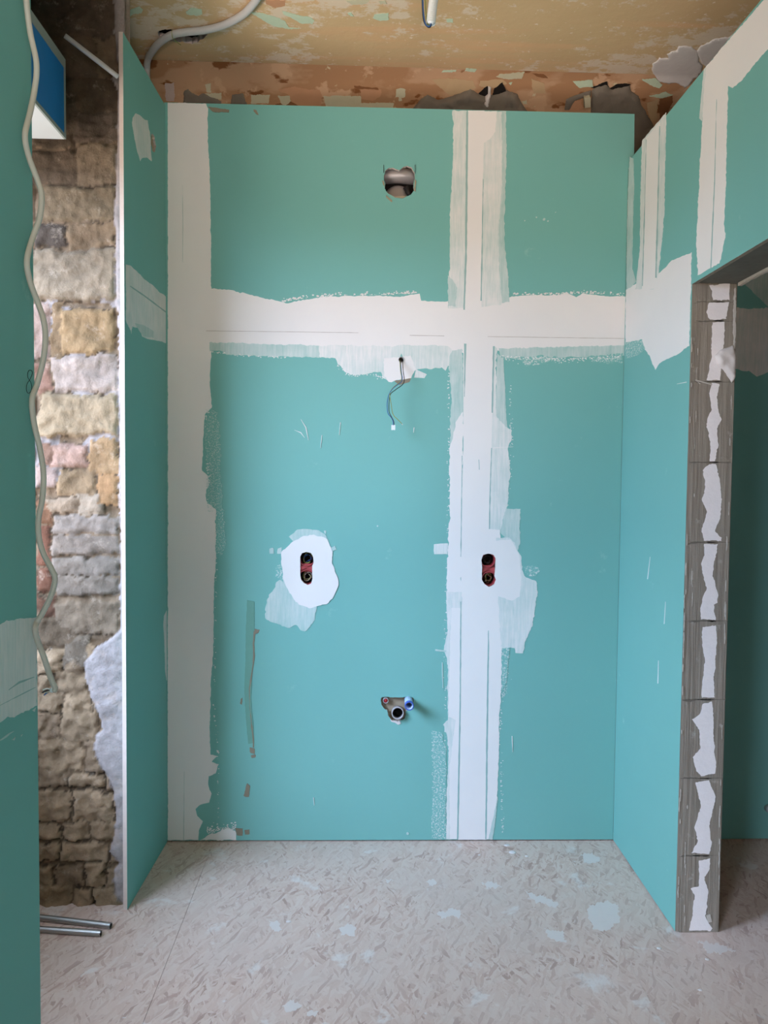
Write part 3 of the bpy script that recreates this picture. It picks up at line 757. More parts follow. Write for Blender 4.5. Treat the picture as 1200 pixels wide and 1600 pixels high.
# foot splodge, brown glue marks, scratches
P([(313,1312),(325,1304),(338,1302),(347,1296),(360,1294),(368,1298),(369,1312)], BW, 'fill', bwp, amp=1.2, clip=(262,160,1200,1313.5))
P([(320,1290),(345,1282),(362,1290),(350,1297),(325,1304)], BW, 'film', bwp)
for q in ([(368,1294),(380,1294),(379,1305),(370,1305)], [(382,1297),(390,1296),(390,1303),(383,1304)], [(396,982),(406,984),(404,989),(398,991)], [(376,1092),(379,1090),(378,1101),(375,1099)], [(386,1224),(391,1228),(389,1245),(384,1245),(381,1243)],
          [(390,1168),(398,1170),(398,1178),(391,1176)], [(392,1181),(399,1179),(399,1183),(394,1184)], [(325,167),(345,170),(358,172),(358,176),(332,175)], [(396,172),(401,173),(404,180),(400,178)]): P(q, BW, 'brown', bwp, name='glue_smear', amp=.6, step=2)
P([(386,938),(397,940),(398,985),(396,1020),(394,1060),(392,1092),(396,1130),(397,1160),(388,1162),(384,1120),(382,1080),(383,1040),(384,990)], BW, 'brownthin', bwp, name='glue_smear', amp=.5)
stroke([(398,986),(396,1005),(397,1025),(394,1050),(390,1075),(390,1100),(393,1130),(396,1155),(396,1168)], [3,2,2.5,2.5,1.5,1,1.5,2,2], BW, M['brown'], bwp, name='glue_smear', amp=.4)
for q in ([(470,655),(478,668),(482,688)], [(460,672),(470,676),(476,684)], [(503,680),(501,700)], [(532,660),(530,680)], [(647,668),(646,676)], [(490,1246),(491,1258)], [(800,1150),(801,1175)], [(770,700),(802,698)]):
    stroke(q, [.4, 1.2, .4][:len(q)] if len(q) > 2 else [1.1, .4], BW, M['fill'], bwp, name='scratch', amp=.12, step=3)
for (x, y, r) in [(850,343,1.8),(856,346,1.3),(838,340,1.2),(820,345,1),(868,332,1),(590,822,1.3),(637,1302,2),(480,958,1)]:
    P(circ(x, y, r, 8), BW, 'thin', bwp, amp=.5)
for q in ([(824,325),(842,318),(850,330),(838,345),(826,340)], [(450,318),(470,312),(486,335),(475,360),(456,340)], [(905,952),(935,945),(950,955),(915,970)], [(830,1068),(852,1064),(856,1080),(838,1085)], [(818,1120),(832,1112),(828,1135),(815,1145)]): P(q, BW, 'film', bwp, amp=1.5)
# pencil marks round the duct opening
for q in ([(599.5,258),(599.5,270)], [(648.5,258),(648.5,272)]): stroke(q, .7, BW, M['pen'], bwp, name='pencil_mark', amp=.1)
for q in ([(597,282),(600,284),(601,292),(598,288)], [(603,305),(613,314),(612,316),(603,308)], [(615,306.5),(636,306.5),(630,310),(617,309)], [(648,280),(650.5,284),(649,300),(647,298)]): P(q, BW, 'backing', bwp, name='torn_paper', amp=.3, step=2)
# left return
P([(207,184),(212,177),(218,180),(226,187),(231,188),(232,200),(235,215),(237,252),(230,246),(222,247),(219,252),(214,235),(210,215),(206,192)], LR, 'mid', wall_ret, amp=.4, step=2)
P([(196,413),(203,415),(215,425),(225,435),(240,447),(250,457),(261,464),(261,538),(250,533),(230,530),(222,526),(217,512),(207,510),(205,522),(201,510),(197,501)], LR, 'mid', wall_ret, amp=.7, step=2.5, clip=(196.5,0,261.3,1313))
P([(210,505),(225,508),(240,518),(240,528),(224,526)], LR, 'thin', wall_ret, amp=.6); stroke([(203,447),(225,462),(261,489)], [1.5,2.2,1.6], LR, M['groove'], wall_ret)
P([(261,952),(256,962),(255,978),(257,1010),(258,1050),(261,1068)], LR, 'mid', wall_ret, amp=.4, clip=(196.5,0,261.3,1313))
# near left lining
P([(0,975),(10,970),(25,968),(57,964.5),(57.5,1102),(45,1110),(30,1115),(22,1121),(12,1120),(0,1128),(-40,1140),(-40,990)], NL, 'mid', wall_left, amp=.9, clip=(-60,0,57.6,1600))
stroke([(13,1078),(30,1066),(53,1058)], [1,3,1], NL, M['groove'], wall_left); stroke([(-10,1107),(35,1084),(55,1074)], [1,1.4,1], NL, M['groove'], wall_left)
for q in ([(-5,1160),(14,1145),(22,1142),(10,1152)], [(18,1156),(24,1151),(22,1157)], [(32,1149),(35,1147),(33,1151)], [(50,1110),(56,1105),(54,1112)]): P(q, NL, 'thin', wall_left, amp=.5)
m = MB(); m.tube(catmull([NL.hit(x, y)+NL.n*.0002 for x, y in [(43,583),(45,579),(49,579),(50,584),(47,592),(42,600),(41,608),(43,614),(47,613),(49.5,607),(48,598),(43.5,590),(43,583)]], 5), .00045, 6); m.build('pen_mark', M['pen'], wall_left)
# right wall board
bwr = rb
P([(978,452),(1000,440),(1030,427),(1050,407),(1081,394),(1079,470),(1077,540),(1062,552),(1042,562),(1030,568),(1024,578),(1018,562),(1012,550),(1005,545),(985,540),(977,546)], RW, 'fill', bwr, amp=.8, clip=(977.2,0,1200,1400))
P([(977,545),(978,535),(1004,530),(1008,545),(995,556),(978,560)], RW, 'dry', bwr, clip=(976.5,0,1200,1400))
P([(984,245),(990,248),(991,300),(989,345),(988,420),(994,440),(985,450),(979,452),(980,350),(982,280)], RW, 'thin', bwr, amp=.5, clip=(978.5,0,1200,1400))
P([(1003,220),(1041,175.5),(1040,250),(1038,330),(1035,370),(1029,428),(1022,452),(993,452),(1000,390),(1001,300)], RW, 'mid', bwr, amp=.7)
P([(1009,216),(1032,190),(1029,330),(1026,450),(1003,455),(1006,330)], RW, 'fill', bwr, amp=.2)
stroke([(1010,218),(1007,340),(1004,447)], [1,1.4,1.4], RW, M['groove'], bwr); stroke([(1031,197),(1028,330),(1025,434)], [1.2,2,2], RW, M['groove'], bwr)
P([(1100,108),(1104,103.5),(1098,190),(1093,185)], RW, 'mid', bwr, amp=.3)
P([(1103.5,103.5),(1150,50.5),(1199,-6),(1300,-120),(1300,-30),(1215,60),(1195,82),(1175,105),(1160,125),(1145,137),(1138,134),(1136,200),(1134,300),(1131,350),(1134,365),(1128,398),(1124,411),(1091,430),(1088,380),(1092,300),(1097,200),(1101,130)], RW, 'fill', bwr, amp=.8)
stroke([(1120,155),(1117,280),(1111,420)], [.6,1.5,1.5], RW, M['groove'], bwr)
for q in ([(1060,110),(1072,120),(1068,180),(1055,150)], [(1030,270),(1065,290),(1062,300),(1045,280)]): P(q, RW, 'film', bwr)
for q in ([(1040,940),(1038,975)], [(1016,870),(1012,905)], [(1029,1032),(1028,1068)], [(1058,600),(1073,597)]): stroke(q, [.5,1.2], RW, M['mid'], bwr, name='scratch', amp=.1)
# jamb face: bare block showing between adhesive, bed joints, flecks
JP = [[(1108,446),(1140,442),(1140,469),(1114,469),(1112,455)], [(1108,473),(1139,472),(1135,499),(1109,500),(1103,488)], [(1113,503),(1132,503),(1131,530),(1128,560),(1125,594),(1104,594),(1111,560)],
 [(1112,599),(1124,600),(1120,620),(1122,640),(1127,655),(1120,670),(1122,695),(1117,721),(1109,721),(1110,690),(1103,662),(1112,640),(1108,612)],
 [(1098,735),(1108,725),(1118,725),(1125,750),(1127,790),(1125,810),(1117,830),(1127,840),(1127,845),(1100,845),(1096,828),(1104,800),(1097,780),(1102,760)],
 [(1100,850),(1122,850),(1117,875),(1114,900),(1122,930),(1121,942),(1115,945),(1118,968),(1095,968),(1094,950),(1098,935),(1104,920),(1098,895),(1095,880),(1100,870)],
 [(1098,980),(1118,977),(1120,1002),(1118,1030),(1115,1065),(1117,1090),(1096,1090),(1098,1060),(1101,1030),(1097,1000)],
 [(1098,1100),(1112,1096),(1115,1120),(1114,1150),(1118,1190),(1117,1208),(1095,1213),(1088,1205),(1082,1183),(1094,1170),(1093,1140),(1081,1124),(1094,1115)],
 [(1087,1222),(1108,1219),(1117,1245),(1113,1270),(1108,1290),(1112,1320),(1108,1334),(1080,1333),(1090,1315),(1086,1290),(1095,1260)],
 [(1092,1345),(1109,1341),(1108,1360),(1100,1370),(1106,1395),(1102,1430),(1112,1450),(1110,1455),(1077,1454),(1082,1430),(1085,1400),(1079,1388),(1092,1385),(1092,1365)]]
for q in JP: P(q, JB, 'block', wall_right, name='bare_block_face', amp=1.0, step=2.5)
rj = random.Random(3)
for y in jy[1:]:
    x0 = 1082-(y-470)*.0275; x1 = x0+66; xm = x0+rj.uniform(20, 40)
    stroke([(x0+2, y+rj.uniform(0, 4)), (x0+14, y+rj.uniform(-1, 2)), (xm, y+rj.uniform(-1, 1))], [.8,1.6,.8], JB, M['adhesive_dark'], wall_right, name='bed_joint', amp=.8, step=3)
    stroke([(xm, y), (x1-22, y+.4), (x1-16, y+.2)], [.8,1.5,.4], JB, M['void'], wall_right, name='bed_joint', amp=.4, step=3)
def flecks(xa, ya, xb, yb_, n, w=1.1):
    for _ in range(n):
        k = rj.random(); L = rj.uniform(5, 26); x = xa+(xb-xa)*k+rj.uniform(-1.2, 1.2); y = ya+(yb_-ya)*k
        stroke([(x, y), (x-L*.013+rj.uniform(-.6, .6), y+L*.5), (x-L*.025, y+L)], [.3, w*rj.uniform(.5, 1.4), .3], JB, M['white_fleck'], wall_right, name='adhesive_ridge', amp=.4, step=2.5)
flecks(1091, 470, 1080, 960, 9, .9); flecks(1074, 1225, 1069, 1435, 7, 1.0); flecks(1143, 600, 1121, 1430, 22, 1.1); flecks(1082, 480, 1058, 1430, 22, 1.0)
stroke([(1094,600),(1086,594),(1112,601)], 1.6, JB, M['white_fleck'], wall_right, name='adhesive_ridge', amp=.6)
stroke([(1148,450),(1147.4,480),(1147.4,545)], [2,4,3], JB, M['white_fleck'], wall_right, name='adhesive_ridge', amp=1.0, step=2.5)
P([(1103,1430),(1110,1428),(1112,1440),(1106,1441)], JB, 'white_fleck', wall_right, name='adhesive_ridge', amp=.5)
patch([(1117,556),(1124,547),(1135,544),(1145,540),(1149,556),(1148.5,590),(1143,598),(1137,588),(1131,579),(1121,571)], JB, M['plaster'], wall_right, 'plaster_lump', amp=.6, step=2, relief=.012, grid=2.5, edge=5)
# lintel: pale ragged edge on the far side
um = MB(); ys = np.linspace(YD, YJ-.01, 60)
for a, b in zip(ys[:-1], ys[1:]):
    h1 = .006+.004*noise.noise(Vector((0, a*20, 0)))+random.uniform(0, .003)
    um.box((XW-.004, a, 1.832-h1), (XW+.006, b, 1.86))
skew(um); um.build('plaster_edge', M['white_fleck'], lintel)
# room beyond: its own joints
P([(1120,480),(1150,481),(1175,482),(1230,478),(1230,590),(1200,582),(1183,588),(1170,580),(1149,577),(1120,575)], OB, 'mid', ob, amp=1.2)
P([(1140,430),(1165,445),(1185,465),(1205,485),(1230,500),(1230,400),(1140,400)], OB, 'thin', ob, amp=1.0)
# ceiling remnants
for q in ([(290,18),(300,12),(316,14),(316,22),(305,24),(292,22)], [(391,18),(410,20),(430,26),(445,32),(452,42),(468,44),(450,46),(430,40),(415,34),(395,22)], [(441,17),(460,22),(485,27),(491,31),(488,37),(470,36),(455,27),(443,22)],
          [(585,22),(607,20),(607,31),(595,32),(583,28)], [(543,20),(549,19),(553,26),(548,25)], [(697,29),(708,29),(708,35),(698,35)], [(192,26),(205,14),(218,10),(224,15),(220,20),(208,21),(200,28),(195,37),(191,33)],
          [(1003,124),(1025,122),(1035,132),(1030,138),(1015,133)], [(895,127),(925,125),(927,136),(905,137)], [(1014,150),(1040,144),(1052,148),(1035,154)], [(728,106),(745,108),(742,112),(726,111)], [(795,130),(800,128),(798,133)], [(693,110),(713,109),(712,112),(690,113)]):
    P(q, CE, 'mint', oldwall if q[0][1] > 113 else ceil, name='paint_remnant', amp=.8, step=2, t=.0012, layer=False)
for q, mt in (([(540,0),(577,0),(572,6),(550,7)], 'cream'), ([(592,2),(602,0),(605,6),(595,7)], 'cream'), ([(415,0),(446,0),(445,9),(430,12),(416,6)], 'peach'),
              ([(505,150),(563,150),(564,160),(615,161),(614,170),(510,168)], 'cream'), ([(434,150),(453,149),(455,166),(440,164)], 'cream'), ([(618,152),(619,140),(627,136),(634,140),(633,152),(628,153),(628,158),(623,158),(623,152)], 'cream'),
              ([(433,140),(460,136),(500,140),(503,150),(500,168),(456,166),(453,149)], 'peach'), ([(563,140),(596,140),(594,150),(584,157),(565,155)], 'peach'), ([(674,123),(700,122),(738,126),(744,137),(725,143),(703,150),(692,140),(680,130)], 'sand'),
              ([(750,126),(785,124),(792,130),(775,136),(758,137),(748,134)], 'sand'), ([(780,116),(820,112),(815,122),(795,124),(775,120)], 'cream'), ([(830,122),(850,130),(853,146),(835,145),(831,135)], 'sand'), ([(832,114),(850,116),(856,122),(840,120)], 'rust'),
              ([(430,163),(452,158),(478,160),(480,168),(436,168)], 'rust'), ([(538,156),(554,157),(554,166),(546,166)], 'rust'), ([(553,134),(590,137),(592,140),(556,138)], 'rust'), ([(258,131),(272,129),(272,158),(260,158)], 'pinkplaster'),
              ([(320,132),(329,130),(330,145),(324,144)], 'cream'), ([(320,146),(346,145),(346,155),(330,154)], 'cream'), ([(392,148),(422,148),(420,162),(393,162)], 'cream'), ([(985,172),(1003,170),(1012,183),(1005,190)], 'sand'), ([(1030,155),(1050,150),(1052,160),(1040,180),(1030,195)], 'rust'), ([(1010,160),(1028,155),(1026,185),(1016,190)], 'sand'),
              ([(884,158),(908,156),(911,172),(886,172)], 'peach'), ([(815,158),(823,156),(824,163),(817,163)], 'cream')):
    P(q, CE, mt, oldwall if q[0][1] > 100 else ceil, name='paint_remnant', amp=.9, step=2, t=.0014, layer=False)
# grey mortar dabs, and dark patches painting the shade of broken holes, along the top of the wall
for q in ([(286,158),(288,142),(294,139),(300,146),(310,150),(318,146),(328,150),(345,158),(346,163),(286,162)], [(360,163),(363,148),(380,146),(386,163)]):
    patch(q, CE, M['mortar'], oldwall, 'mortar_patch', amp=.8, step=2.5, relief=.004, grid=3, edge=4, t=.0016, layer=False)
patch([(645,170),(658,154),(668,148),(685,156),(700,152),(728,142),(735,139),(748,146),(758,150),(770,148),(792,141),(808,147),(815,162),(824,174),(824,180),(645,178)], CE, M['mortar'], oldwall, 'mortar_patch', amp=.9, step=2.5, relief=.016, grid=3, edge=8, t=.0018, layer=False)
patch([(924,142),(932,134),(948,131),(955,138),(984,132),(986,142),(998,150),(1003,165),(1013,183),(1022,198),(1018,250),(985,250),(985,182),(922,180)], CE, M['mortar'], oldwall, 'mortar_patch', amp=.9, step=2.5, relief=.014, grid=3, edge=8, t=.0018, layer=False)
patch([(882,172),(885,155),(900,148),(924,141),(923,150),(898,157),(889,172)], CE, M['mortar'], oldwall, 'mortar_patch', amp=.5, step=2.5, relief=.004, grid=3, edge=3, t=.0018, layer=False)
for q in ([(748,146),(756,137),(762,134),(766,148),(756,150)], [(769,148),(772,138),(785,128),(791,142),(780,146)], [(924,137),(930,134),(948,127),(951,135),(938,134)], [(953,138),(962,131),(975,130),(985,131),(975,135),(958,140)], [(1094,98),(1100,94),(1106,98),(1100,104)]):
    patch(q, CE, M['void'], oldwall if q[0][1] > 110 else ceil, 'hole_shade_patch', amp=.7, step=2, t=.004, relief=.0, layer=False) if q[0][1] > 110 else None
patch([(763,134),(767,136),(767,150),(763,166),(757,166),(754,160),(758,150),(762,146)], CE, M['plaster'], oldwall, 'plaster_lump', amp=.3, step=2, relief=.02, grid=2.5, edge=3, t=.004, layer=False)
patch([(1018,108),(1020,100),(1030,90),(1045,91),(1042,84),(1058,78),(1060,72),(1080,72),(1090,80),(1092,95),(1098,102),(1096,114),(1070,138),(1060,130),(1045,131),(1030,128)], CE, M['plaster'], ceil, 'plaster_lump', amp=1.4, step=3.3, relief=.0018, grid=3, edge=2, t=.0010, layer=False)
patch([(1088,80),(1095,70),(1120,60),(1150,54),(1105,106),(1097,98),(1091,90)], CE, M['plaster'], ceil, 'plaster_lump', amp=1.4, step=3.3, relief=.002, grid=3, edge=2, t=.0010, layer=False)
patch([(911,149),(921,147),(921,165),(912,166)], CE, M['cream'], oldwall, 'paint_remnant', amp=.3, t=.02, layer=False)
# floor smears
for q in ([(920,1414),(945,1408),(965,1414),(968,1440),(955,1455),(930,1452),(918,1430)], [(750,1378),(775,1379),(785,1388),(762,1389)], [(822,1392),(850,1402),(872,1410),(868,1418),(840,1410),(826,1402)], [(682,1426),(705,1420),(722,1424),(718,1432),(690,1434)],
          [(528,1450),(548,1443),(556,1450),(548,1461),(534,1460)], [(602,1374),(614,1373),(615,1379),(604,1380)], [(850,1450),(880,1458),(885,1472),(860,1468)], [(905,1335),(925,1332),(940,1345),(920,1350)], [(420,1440),(438,1442),(442,1455),(425,1454)], [(665,1378),(680,1376),(682,1382),(668,1383)],
          [(1090,1470),(1130,1476),(1150,1486),(1110,1490)], [(440,1572),(455,1562),(470,1570),(462,1580),(445,1580)], [(480,1581),(496,1580),(494,1587),(482,1586)]):
    patch(q, FL, M['smear'], floor, 'filler_smear', amp=3.2, step=2, t=.0003)

# ================================================================ THINGS
# ---- roller-shutter casing
sb = empty('shutter_casing', (-.99, 1.75, 2.227), 'blue-sided roller shutter casing with white underside at the top of the niche', 'shutter box')
m = MB(); m.box((-1.18, 0.82, 2.227), (-.822, 2.226, 2.43)); m.build('casing', M['whitepvc'], sb)
m = MB(); m.box((-.822, 0.82, 2.238), (-.818, 2.216, 2.418)); m.build('side_membrane', M['blue'], sb, label='blue side membrane')
m = MB(); m.box((-.8219, 0.82, 2.418), (-.8165, 2.226, 2.445)); m.box((-.8219, 0.82, 2.227), (-.8165, 2.226, 2.238)); m.box((-.8219, 2.216, 2.238), (-.8165, 2.226, 2.418)); m.box((-1.18, 0.82, 2.43), (-.8219, 2.226, 2.445))
m.build('edge_strip', M['greyrim'], sb, label='pale grey edge strip')
# ---- hanging cable at the left edge
def cabp(x, y):
    if x < 56.5:
        r = ray(x, y); t = (XL+.0085)/r[0]; return EYE+r*t
    return ony(x, y, YL-.017)
cpx = [(41,-30),(41,0),(47,50),(57,100),(54,140),(46,180),(39,212),(45,245),(58,280),(65,305),(62,340),(50,375),(42,408),(47,440),(58,470),(68,500),(71,530),(67,565),(58,600),(50,625),(53,660),(62,700),(68,740),(66,780),(60,812),(61,840),(68,865),(80,888),(86,905),(80,930),(68,955),(58,972),(55,985),(60,1005),(68,1025),(76,1050),(82,1066),(86,1075),(84,1080)]
pts = catmull([cabp(*p) for p in cpx], 6)
cb = empty('electrical_cable', cabp(84, 1080), 'long wavy off-white electrical cable hanging down the edge of the left lining', 'cable')
m = MB(); m.tube(pts, .0042, 12); m.build('sheath', M['cable'], cb, smooth=True)
e = ony(83, 1079, YL-.017)
m = MB(); m.tube([e, ony(79, 1078, YL-.017)], .0036); m.build('inner_sheath', M['whitepvc'], cb, smooth=True)
for q, mt in (([(80,1078),(74,1076),(67,1078)], 'whitepvc'), ([(80,1079),(75,1081),(69,1086)], 'bluewire'), ([(80,1078),(73,1079),(66,1082)], 'blackwire'), ([(80,1079),(72,1082),(70,1081)], 'copper')):
    m = MB(); m.tube(catmull([ony(x, y, YL-.018+.002*i) for i, (x, y) in enumerate(q)], 4), .0011, 8); m.build('wire_end', M[mt], cb, smooth=True)
# ---- conduit on the ceiling
cz = ZC-.012
apx = [(420,-28),(408,-12),(396,6),(378,24),(350,39),(320,47),(292,50),(270,54),(250,66),(238,80),(231,93)]
ap = [onz(x, y, cz) for x, y in apx]
ap += [np.array([ap[-1][0]-.012, ap[-1][1]+.03, cz-.03]), np.array([-.705, 2.66, cz-.12])]
cd = empty('ceiling_conduit', ap[5], 'curved grey-white conduit running across the ceiling into the left corner', 'conduit')
m = MB(); m.tube(catmull(ap, 8), .0112, 16); m.build('tube', M['conduit'], cd, smooth=True)
tp = ap[7]; m = MB(); ring_p = [tp+np.array([0, .0125*math.cos(a), .0125*math.sin(a)]) for a in np.linspace(0, 2*math.pi, 14)]
m.tube(ring_p+[tp+np.array([.006, .012, -.014]), tp+np.array([.018, .028, -.016]), tp+np.array([.016, .04, -.01])], .0012, 6); m.build('wire_tie', M['greenwire'], cd, smooth=True)
# ---- corrugated conduit hanging from the ceiling
hb = ony(673, 37, 2.15); ht = ony(684, -90, 2.17); ht[2] = ZC
hc = empty('corrugated_conduit', hb, 'short white corrugated conduit hanging from the ceiling with looped wires', 'conduit')
pp = []; rr_ = []
for i in range(150):
    t = i/149; pp.append(hb+(ht-hb)*t); rr_.append(.0118+.0011*math.sin(i*1.7))
m = MB(); m.tube(pp, rr_, 18, cap=False); m.tube([hb+(ht-hb)*.002, hb+(ht-hb)*.2], .0095, 14); m.build('sleeve', [M['whitepvc']], hc, smooth=True)
for q, mt, k in (([(674,36),(671,41),(666,39),(663,30),(661,10),(661,-20),(664,-90)], 'bluewire', 0), ([(675,36),(672,42.5),(667,41),(662,32),(660,10),(660,-20),(662,-90)], 'blackwire', .003), ([(673,36),(670,40),(667,36),(666,25),(665,10),(665,-20),(667,-90)], 'greenwire', .004)):
    m = MB(); m.tube(catmull([ony(x, y, 2.15+k) for x, y in q], 6), .0017, 8); m.build('wire', M[mt], hc, smooth=True)
# ---- grey tube at the top of the niche
a = ony(174, 112, 2.215); b = ony(103, 57, 2.13); b2 = a+(b-a)*1.02
gt = empty('plastic_tube', a, 'short grey plastic tube slanting out of the stones at the top of the niche', 'tube')
m = MB(); m.pipe([a+(a-b)*.15, a, b2], .0066, .0012, 18); m.build('tube', M['conduit'], gt, smooth=True)
# ---- two steel tubes on the floor
for nm_, p0, p1, r, z, lab in (('steel_tube', (-1.05, 2.235), (-.684, 2.158), .0085, .0088, 'longer galvanised steel tube on the floor, nearer the stone wall'), ('steel_tube', (-1.04, 2.165), (-.700, 2.122), .0085, .0088, 'shorter dull steel tube on the floor, nearer the camera')):
    o = MB(); o.pipe([np.array([*p0, z]), np.array([*p1, z])], r, .0014, 20)
    o.build(nm_, M['steel'], smooth=False, label=lab, cat='metal tube', group='steel tubes on the floor')
# ---- wires hanging out of the back wall
w0 = BW.hit(627, 562)
ww = empty('light_wires', w0, 'thin bare wires hanging out of the back wall with a small white connector', 'wires')
def wp(lst): return [ony(x, y, yb(.06)-d) for x, y, d in lst]
for q, mt in (([(628,562,-.03),(629,565,.004),(630,580,.035),(631,598,.05),(618,609,.055),(610,616,.06),(608,628,.062),(608,643,.064),(612,652,.066),(615,658,.068),(616,665,.07)], 'blackwire'),
              ([(626,562,-.03),(626,566,.004),(627,580,.033),(628,595,.048),(615,606,.053),(608,616,.06),(605,630,.062),(606,645,.064),(611,652,.066),(614,658,.068),(614.5,665,.07)], 'bluewire'),
              ([(625,562,-.03),(625,565,.004),(626,580,.033),(627,594,.046),(614,606,.053),(609,616,.06),(611,630,.066),(614,647,.07),(621,655,.072),(628,662,.074)], 'greenwire')):
    m = MB(); m.tube(catmull(wp(q), 5), .00125, 8); m.build('wire', M[mt], ww, smooth=True)
c = ony(614.5, 668, yb(.06)-.07); m = MB()
m.box((c[0]-.0065, c[1]-.004, c[2]-.0085), (c[0]-.0006, c[1]+.004, c[2]+.0085)); m.box((c[0]+.0006, c[1]-.004, c[2]-.0085), (c[0]+.0065, c[1]+.004, c[2]+.0085)); m.box((c[0]-.006, c[1]-.0036, c[2]-.007), (c[0]+.006, c[1]+.0036, c[2]+.006))
m.build('connector', M['whitepvc'], ww, label='white terminal connector')
c = ony(628, 662.5, yb(.06)-.074); m = MB(); m.tube([c, c+np.array([.003, 0, -.003])], .0016, 8); m.build('wire_end', M['copper'], ww, smooth=True)
m = MB(); m.pipe([BW.hit(627, 562)+np.array([0, .03, 0]), BW.hit(627, 562)+np.array([0, -.003, 0])], .0105, .0018, 20); m.build('conduit_end', M['conduit'], ww, smooth=True)
# ---- twin socket boxes
def sockbox(top, bot, r, label, cols, bridge):
    T = BW.hit(*top); B_ = BW.hit(*bot); n = BW.n
    root = empty('socket_box', (T+B_)/2-n*.05, label, 'socket box', 'open twin socket boxes in the back wall')
    m = MB()
    for c in (T, B_):
        ring_ = [c-n*.048, c-n*.030, c-n*.012, c-n*.0015]
        m.pipe(ring_, r, .0016, 28); m.tube([c-n*.050, c-n*.047], r, 28)
    m.build('box', M['red'], root, smooth=False, label='red plastic box')
    mid = (T+B_)/2; m = MB(); hw = r*.86
    for sx in (-1, 1):
        m.add([mid-n*.004+np.array([sx*hw, 0, .010]), mid-n*.004+np.array([sx*hw, 0, -.010]), mid-n*.005+np.array([sx*.002, 0, 0])], [(0, 1, 2)])
        m.add([mid-n*.0045+np.array([sx*hw, 0, .011]), mid-n*.0045+np.array([sx*hw, 0, -.011]), mid-n*.010+np.array([sx*hw, 0, -.011]), mid-n*.010+np.array([sx*hw, 0, .011])], [(0, 1, 2, 3)])
    m.box(tuple(mid-n*.0125-np.array([hw, .0015, .014])), tuple(mid-n*.0125+np.array([hw, .0015, .014])))
    m.build('bridge', M['red'], root, label='red web between the two cups')
    m = MB()
    for c in (T, B_): m.tube([c-n*.0465, c-n*.0445], r*.93, 28)
    m.build('cup_shade_disc', M['void'], root)  # near-black disc paints the shade inside each red cup
    rn = random.Random(len(label))
    for k, mt in enumerate(cols):
        c = T if k % 2 == 0 else B_
        a0 = rn.uniform(0, 6.28); P_ = []
        for i in range(9):
            a_ = a0+i*.75; q = r*(.35+.38*rn.random())
            P_.append(c-n*(.040-.0030*i)+np.array([q*math.cos(a_)*.9, 0, q*math.sin(a_)]))
        m = MB(); m.tube(catmull(P_, 5), .0013, 8); m.build('wire', M[mt], root, smooth=True)
    return root
sockbox((479.5, 873), (479, 902), .0265, 'open red twin socket box ringed by an oval white filler patch', ['bluewire','greenwire','blackwire','copper','bluewire','brownwire','greenwire','copper'], 0)
sockbox((763, 875.5), (764, 904.5), .0250, 'open red twin socket box set in the vertical white joint', ['blackwire','greenwire','blackwire','copper','brownwire','brownwire'], 1)
m = MB(); patch([(752.5,884.5),(760,888),(764,890),(774,883),(774,887),(766,892),(762,892),(753,888.5)], BW, M['fill'], wall_back, 'joint_filler', amp=.2, step=2)
# ---- ventilation duct behind the upper opening
dc = BW.hit(624, 285)
du = empty('ventilation_duct', dc+np.array([0, .05, 0]), 'shiny grey metal duct elbow behind the four-lobed opening near the ceiling', 'duct')
m = MB(); q = [dc+np.array([x, .040+.030*abs(x/.09)**2, .038-.10*x*x*4]) for x in np.linspace(-.085, .085, 14)]
m.tube(q, [.026]*14, 24); m.build('bend', M['duct'], du, smooth=True)
m = MB(); c0 = dc+np.array([-.002, 0, -.046])
vs = []; fs = []; nu, nv = 24, 10
for i in range(nv+1):
    th = i/nv*math.pi*.5
    for j in range(nu):
        ph = 2*math.pi*j/nu; vs.append(c0+np.array([.050*math.cos(th)*math.cos(ph), .045-.022*math.sin(th), .052*math.cos(th)*math.sin(ph)]))
for i in range(nv):
    for j in range(nu): fs.append((i*nu+j, i*nu+(j+1) % nu, (i+1)*nu+(j+1) % nu, (i+1)*nu+j))
m.add(vs, fs); m.build('spout', M['duct'], du, smooth=True)
m = MB(); m.tube([dc+np.array([.022, .022, -.006]), dc+np.array([.045, .030, -.045])], .009, 14); m.build('strap', M['blackwire'], du, smooth=True)
m = MB(); m.box(tuple(dc+np.array([-.10, .050, -.10])), tuple(dc+np.array([.10, .054, .10]))); m.build('cavity_dark_sheet', M['void'], du)  # dark sheet added behind the duct, the cavity's shade put into its colour
# ---- plumbing stubs
def stub(name, root_px, tip_px, out, r, wall, mat, label, cat, cap=None):
    a = ony(*root_px, yb(.08)+.03); b = ony(*tip_px, yb(.08)-out)
    o = empty(name, a, label, cat)
    m = MB(); m.pipe([a, a+(b-a)*.7, b], r, wall, 26); m.build('pipe', M[mat], o, smooth=True)
    m = MB(); m.tube([a, a+(b-a)*.3], r-wall*1.2, 20); m.build('bore_dark_plug', M['void'], o, smooth=True)  # near-black plug paints the shade down the pipe
    if cap:
        d = _n(b-a); m = MB(); m.pipe([b-d*.012, b+d*.0015], r+.0012, .0036, 26); m.build('collar', M[cap], o, smooth=True)
    return o
stub('waste_pipe', (621, 1111), (621.5, 1114.5), .018, .0215, .0034, 'waste', 'grey waste pipe stub in the middle of the plumbing opening', 'pipe')
stub('cold_water_pipe', (637.5, 1090), (639.5, 1103), .068, .0145, .0034, 'pipewhite', 'pale blue water pipe stub poking out furthest to the right', 'pipe', 'bluecap')
ho = empty('hot_water_pipe', BW.hit(603, 1095)+np.array([0, .03, 0]), 'short recessed water pipe with a red cap at the left of the plumbing opening', 'pipe')
c = BW.hit(602.7, 1095); m = MB(); m.pipe([c+np.array([0, .03, 0]), c+np.array([0, .001, 0])], .0098, .002, 22); m.build('pipe', M['waste'], ho, smooth=True)
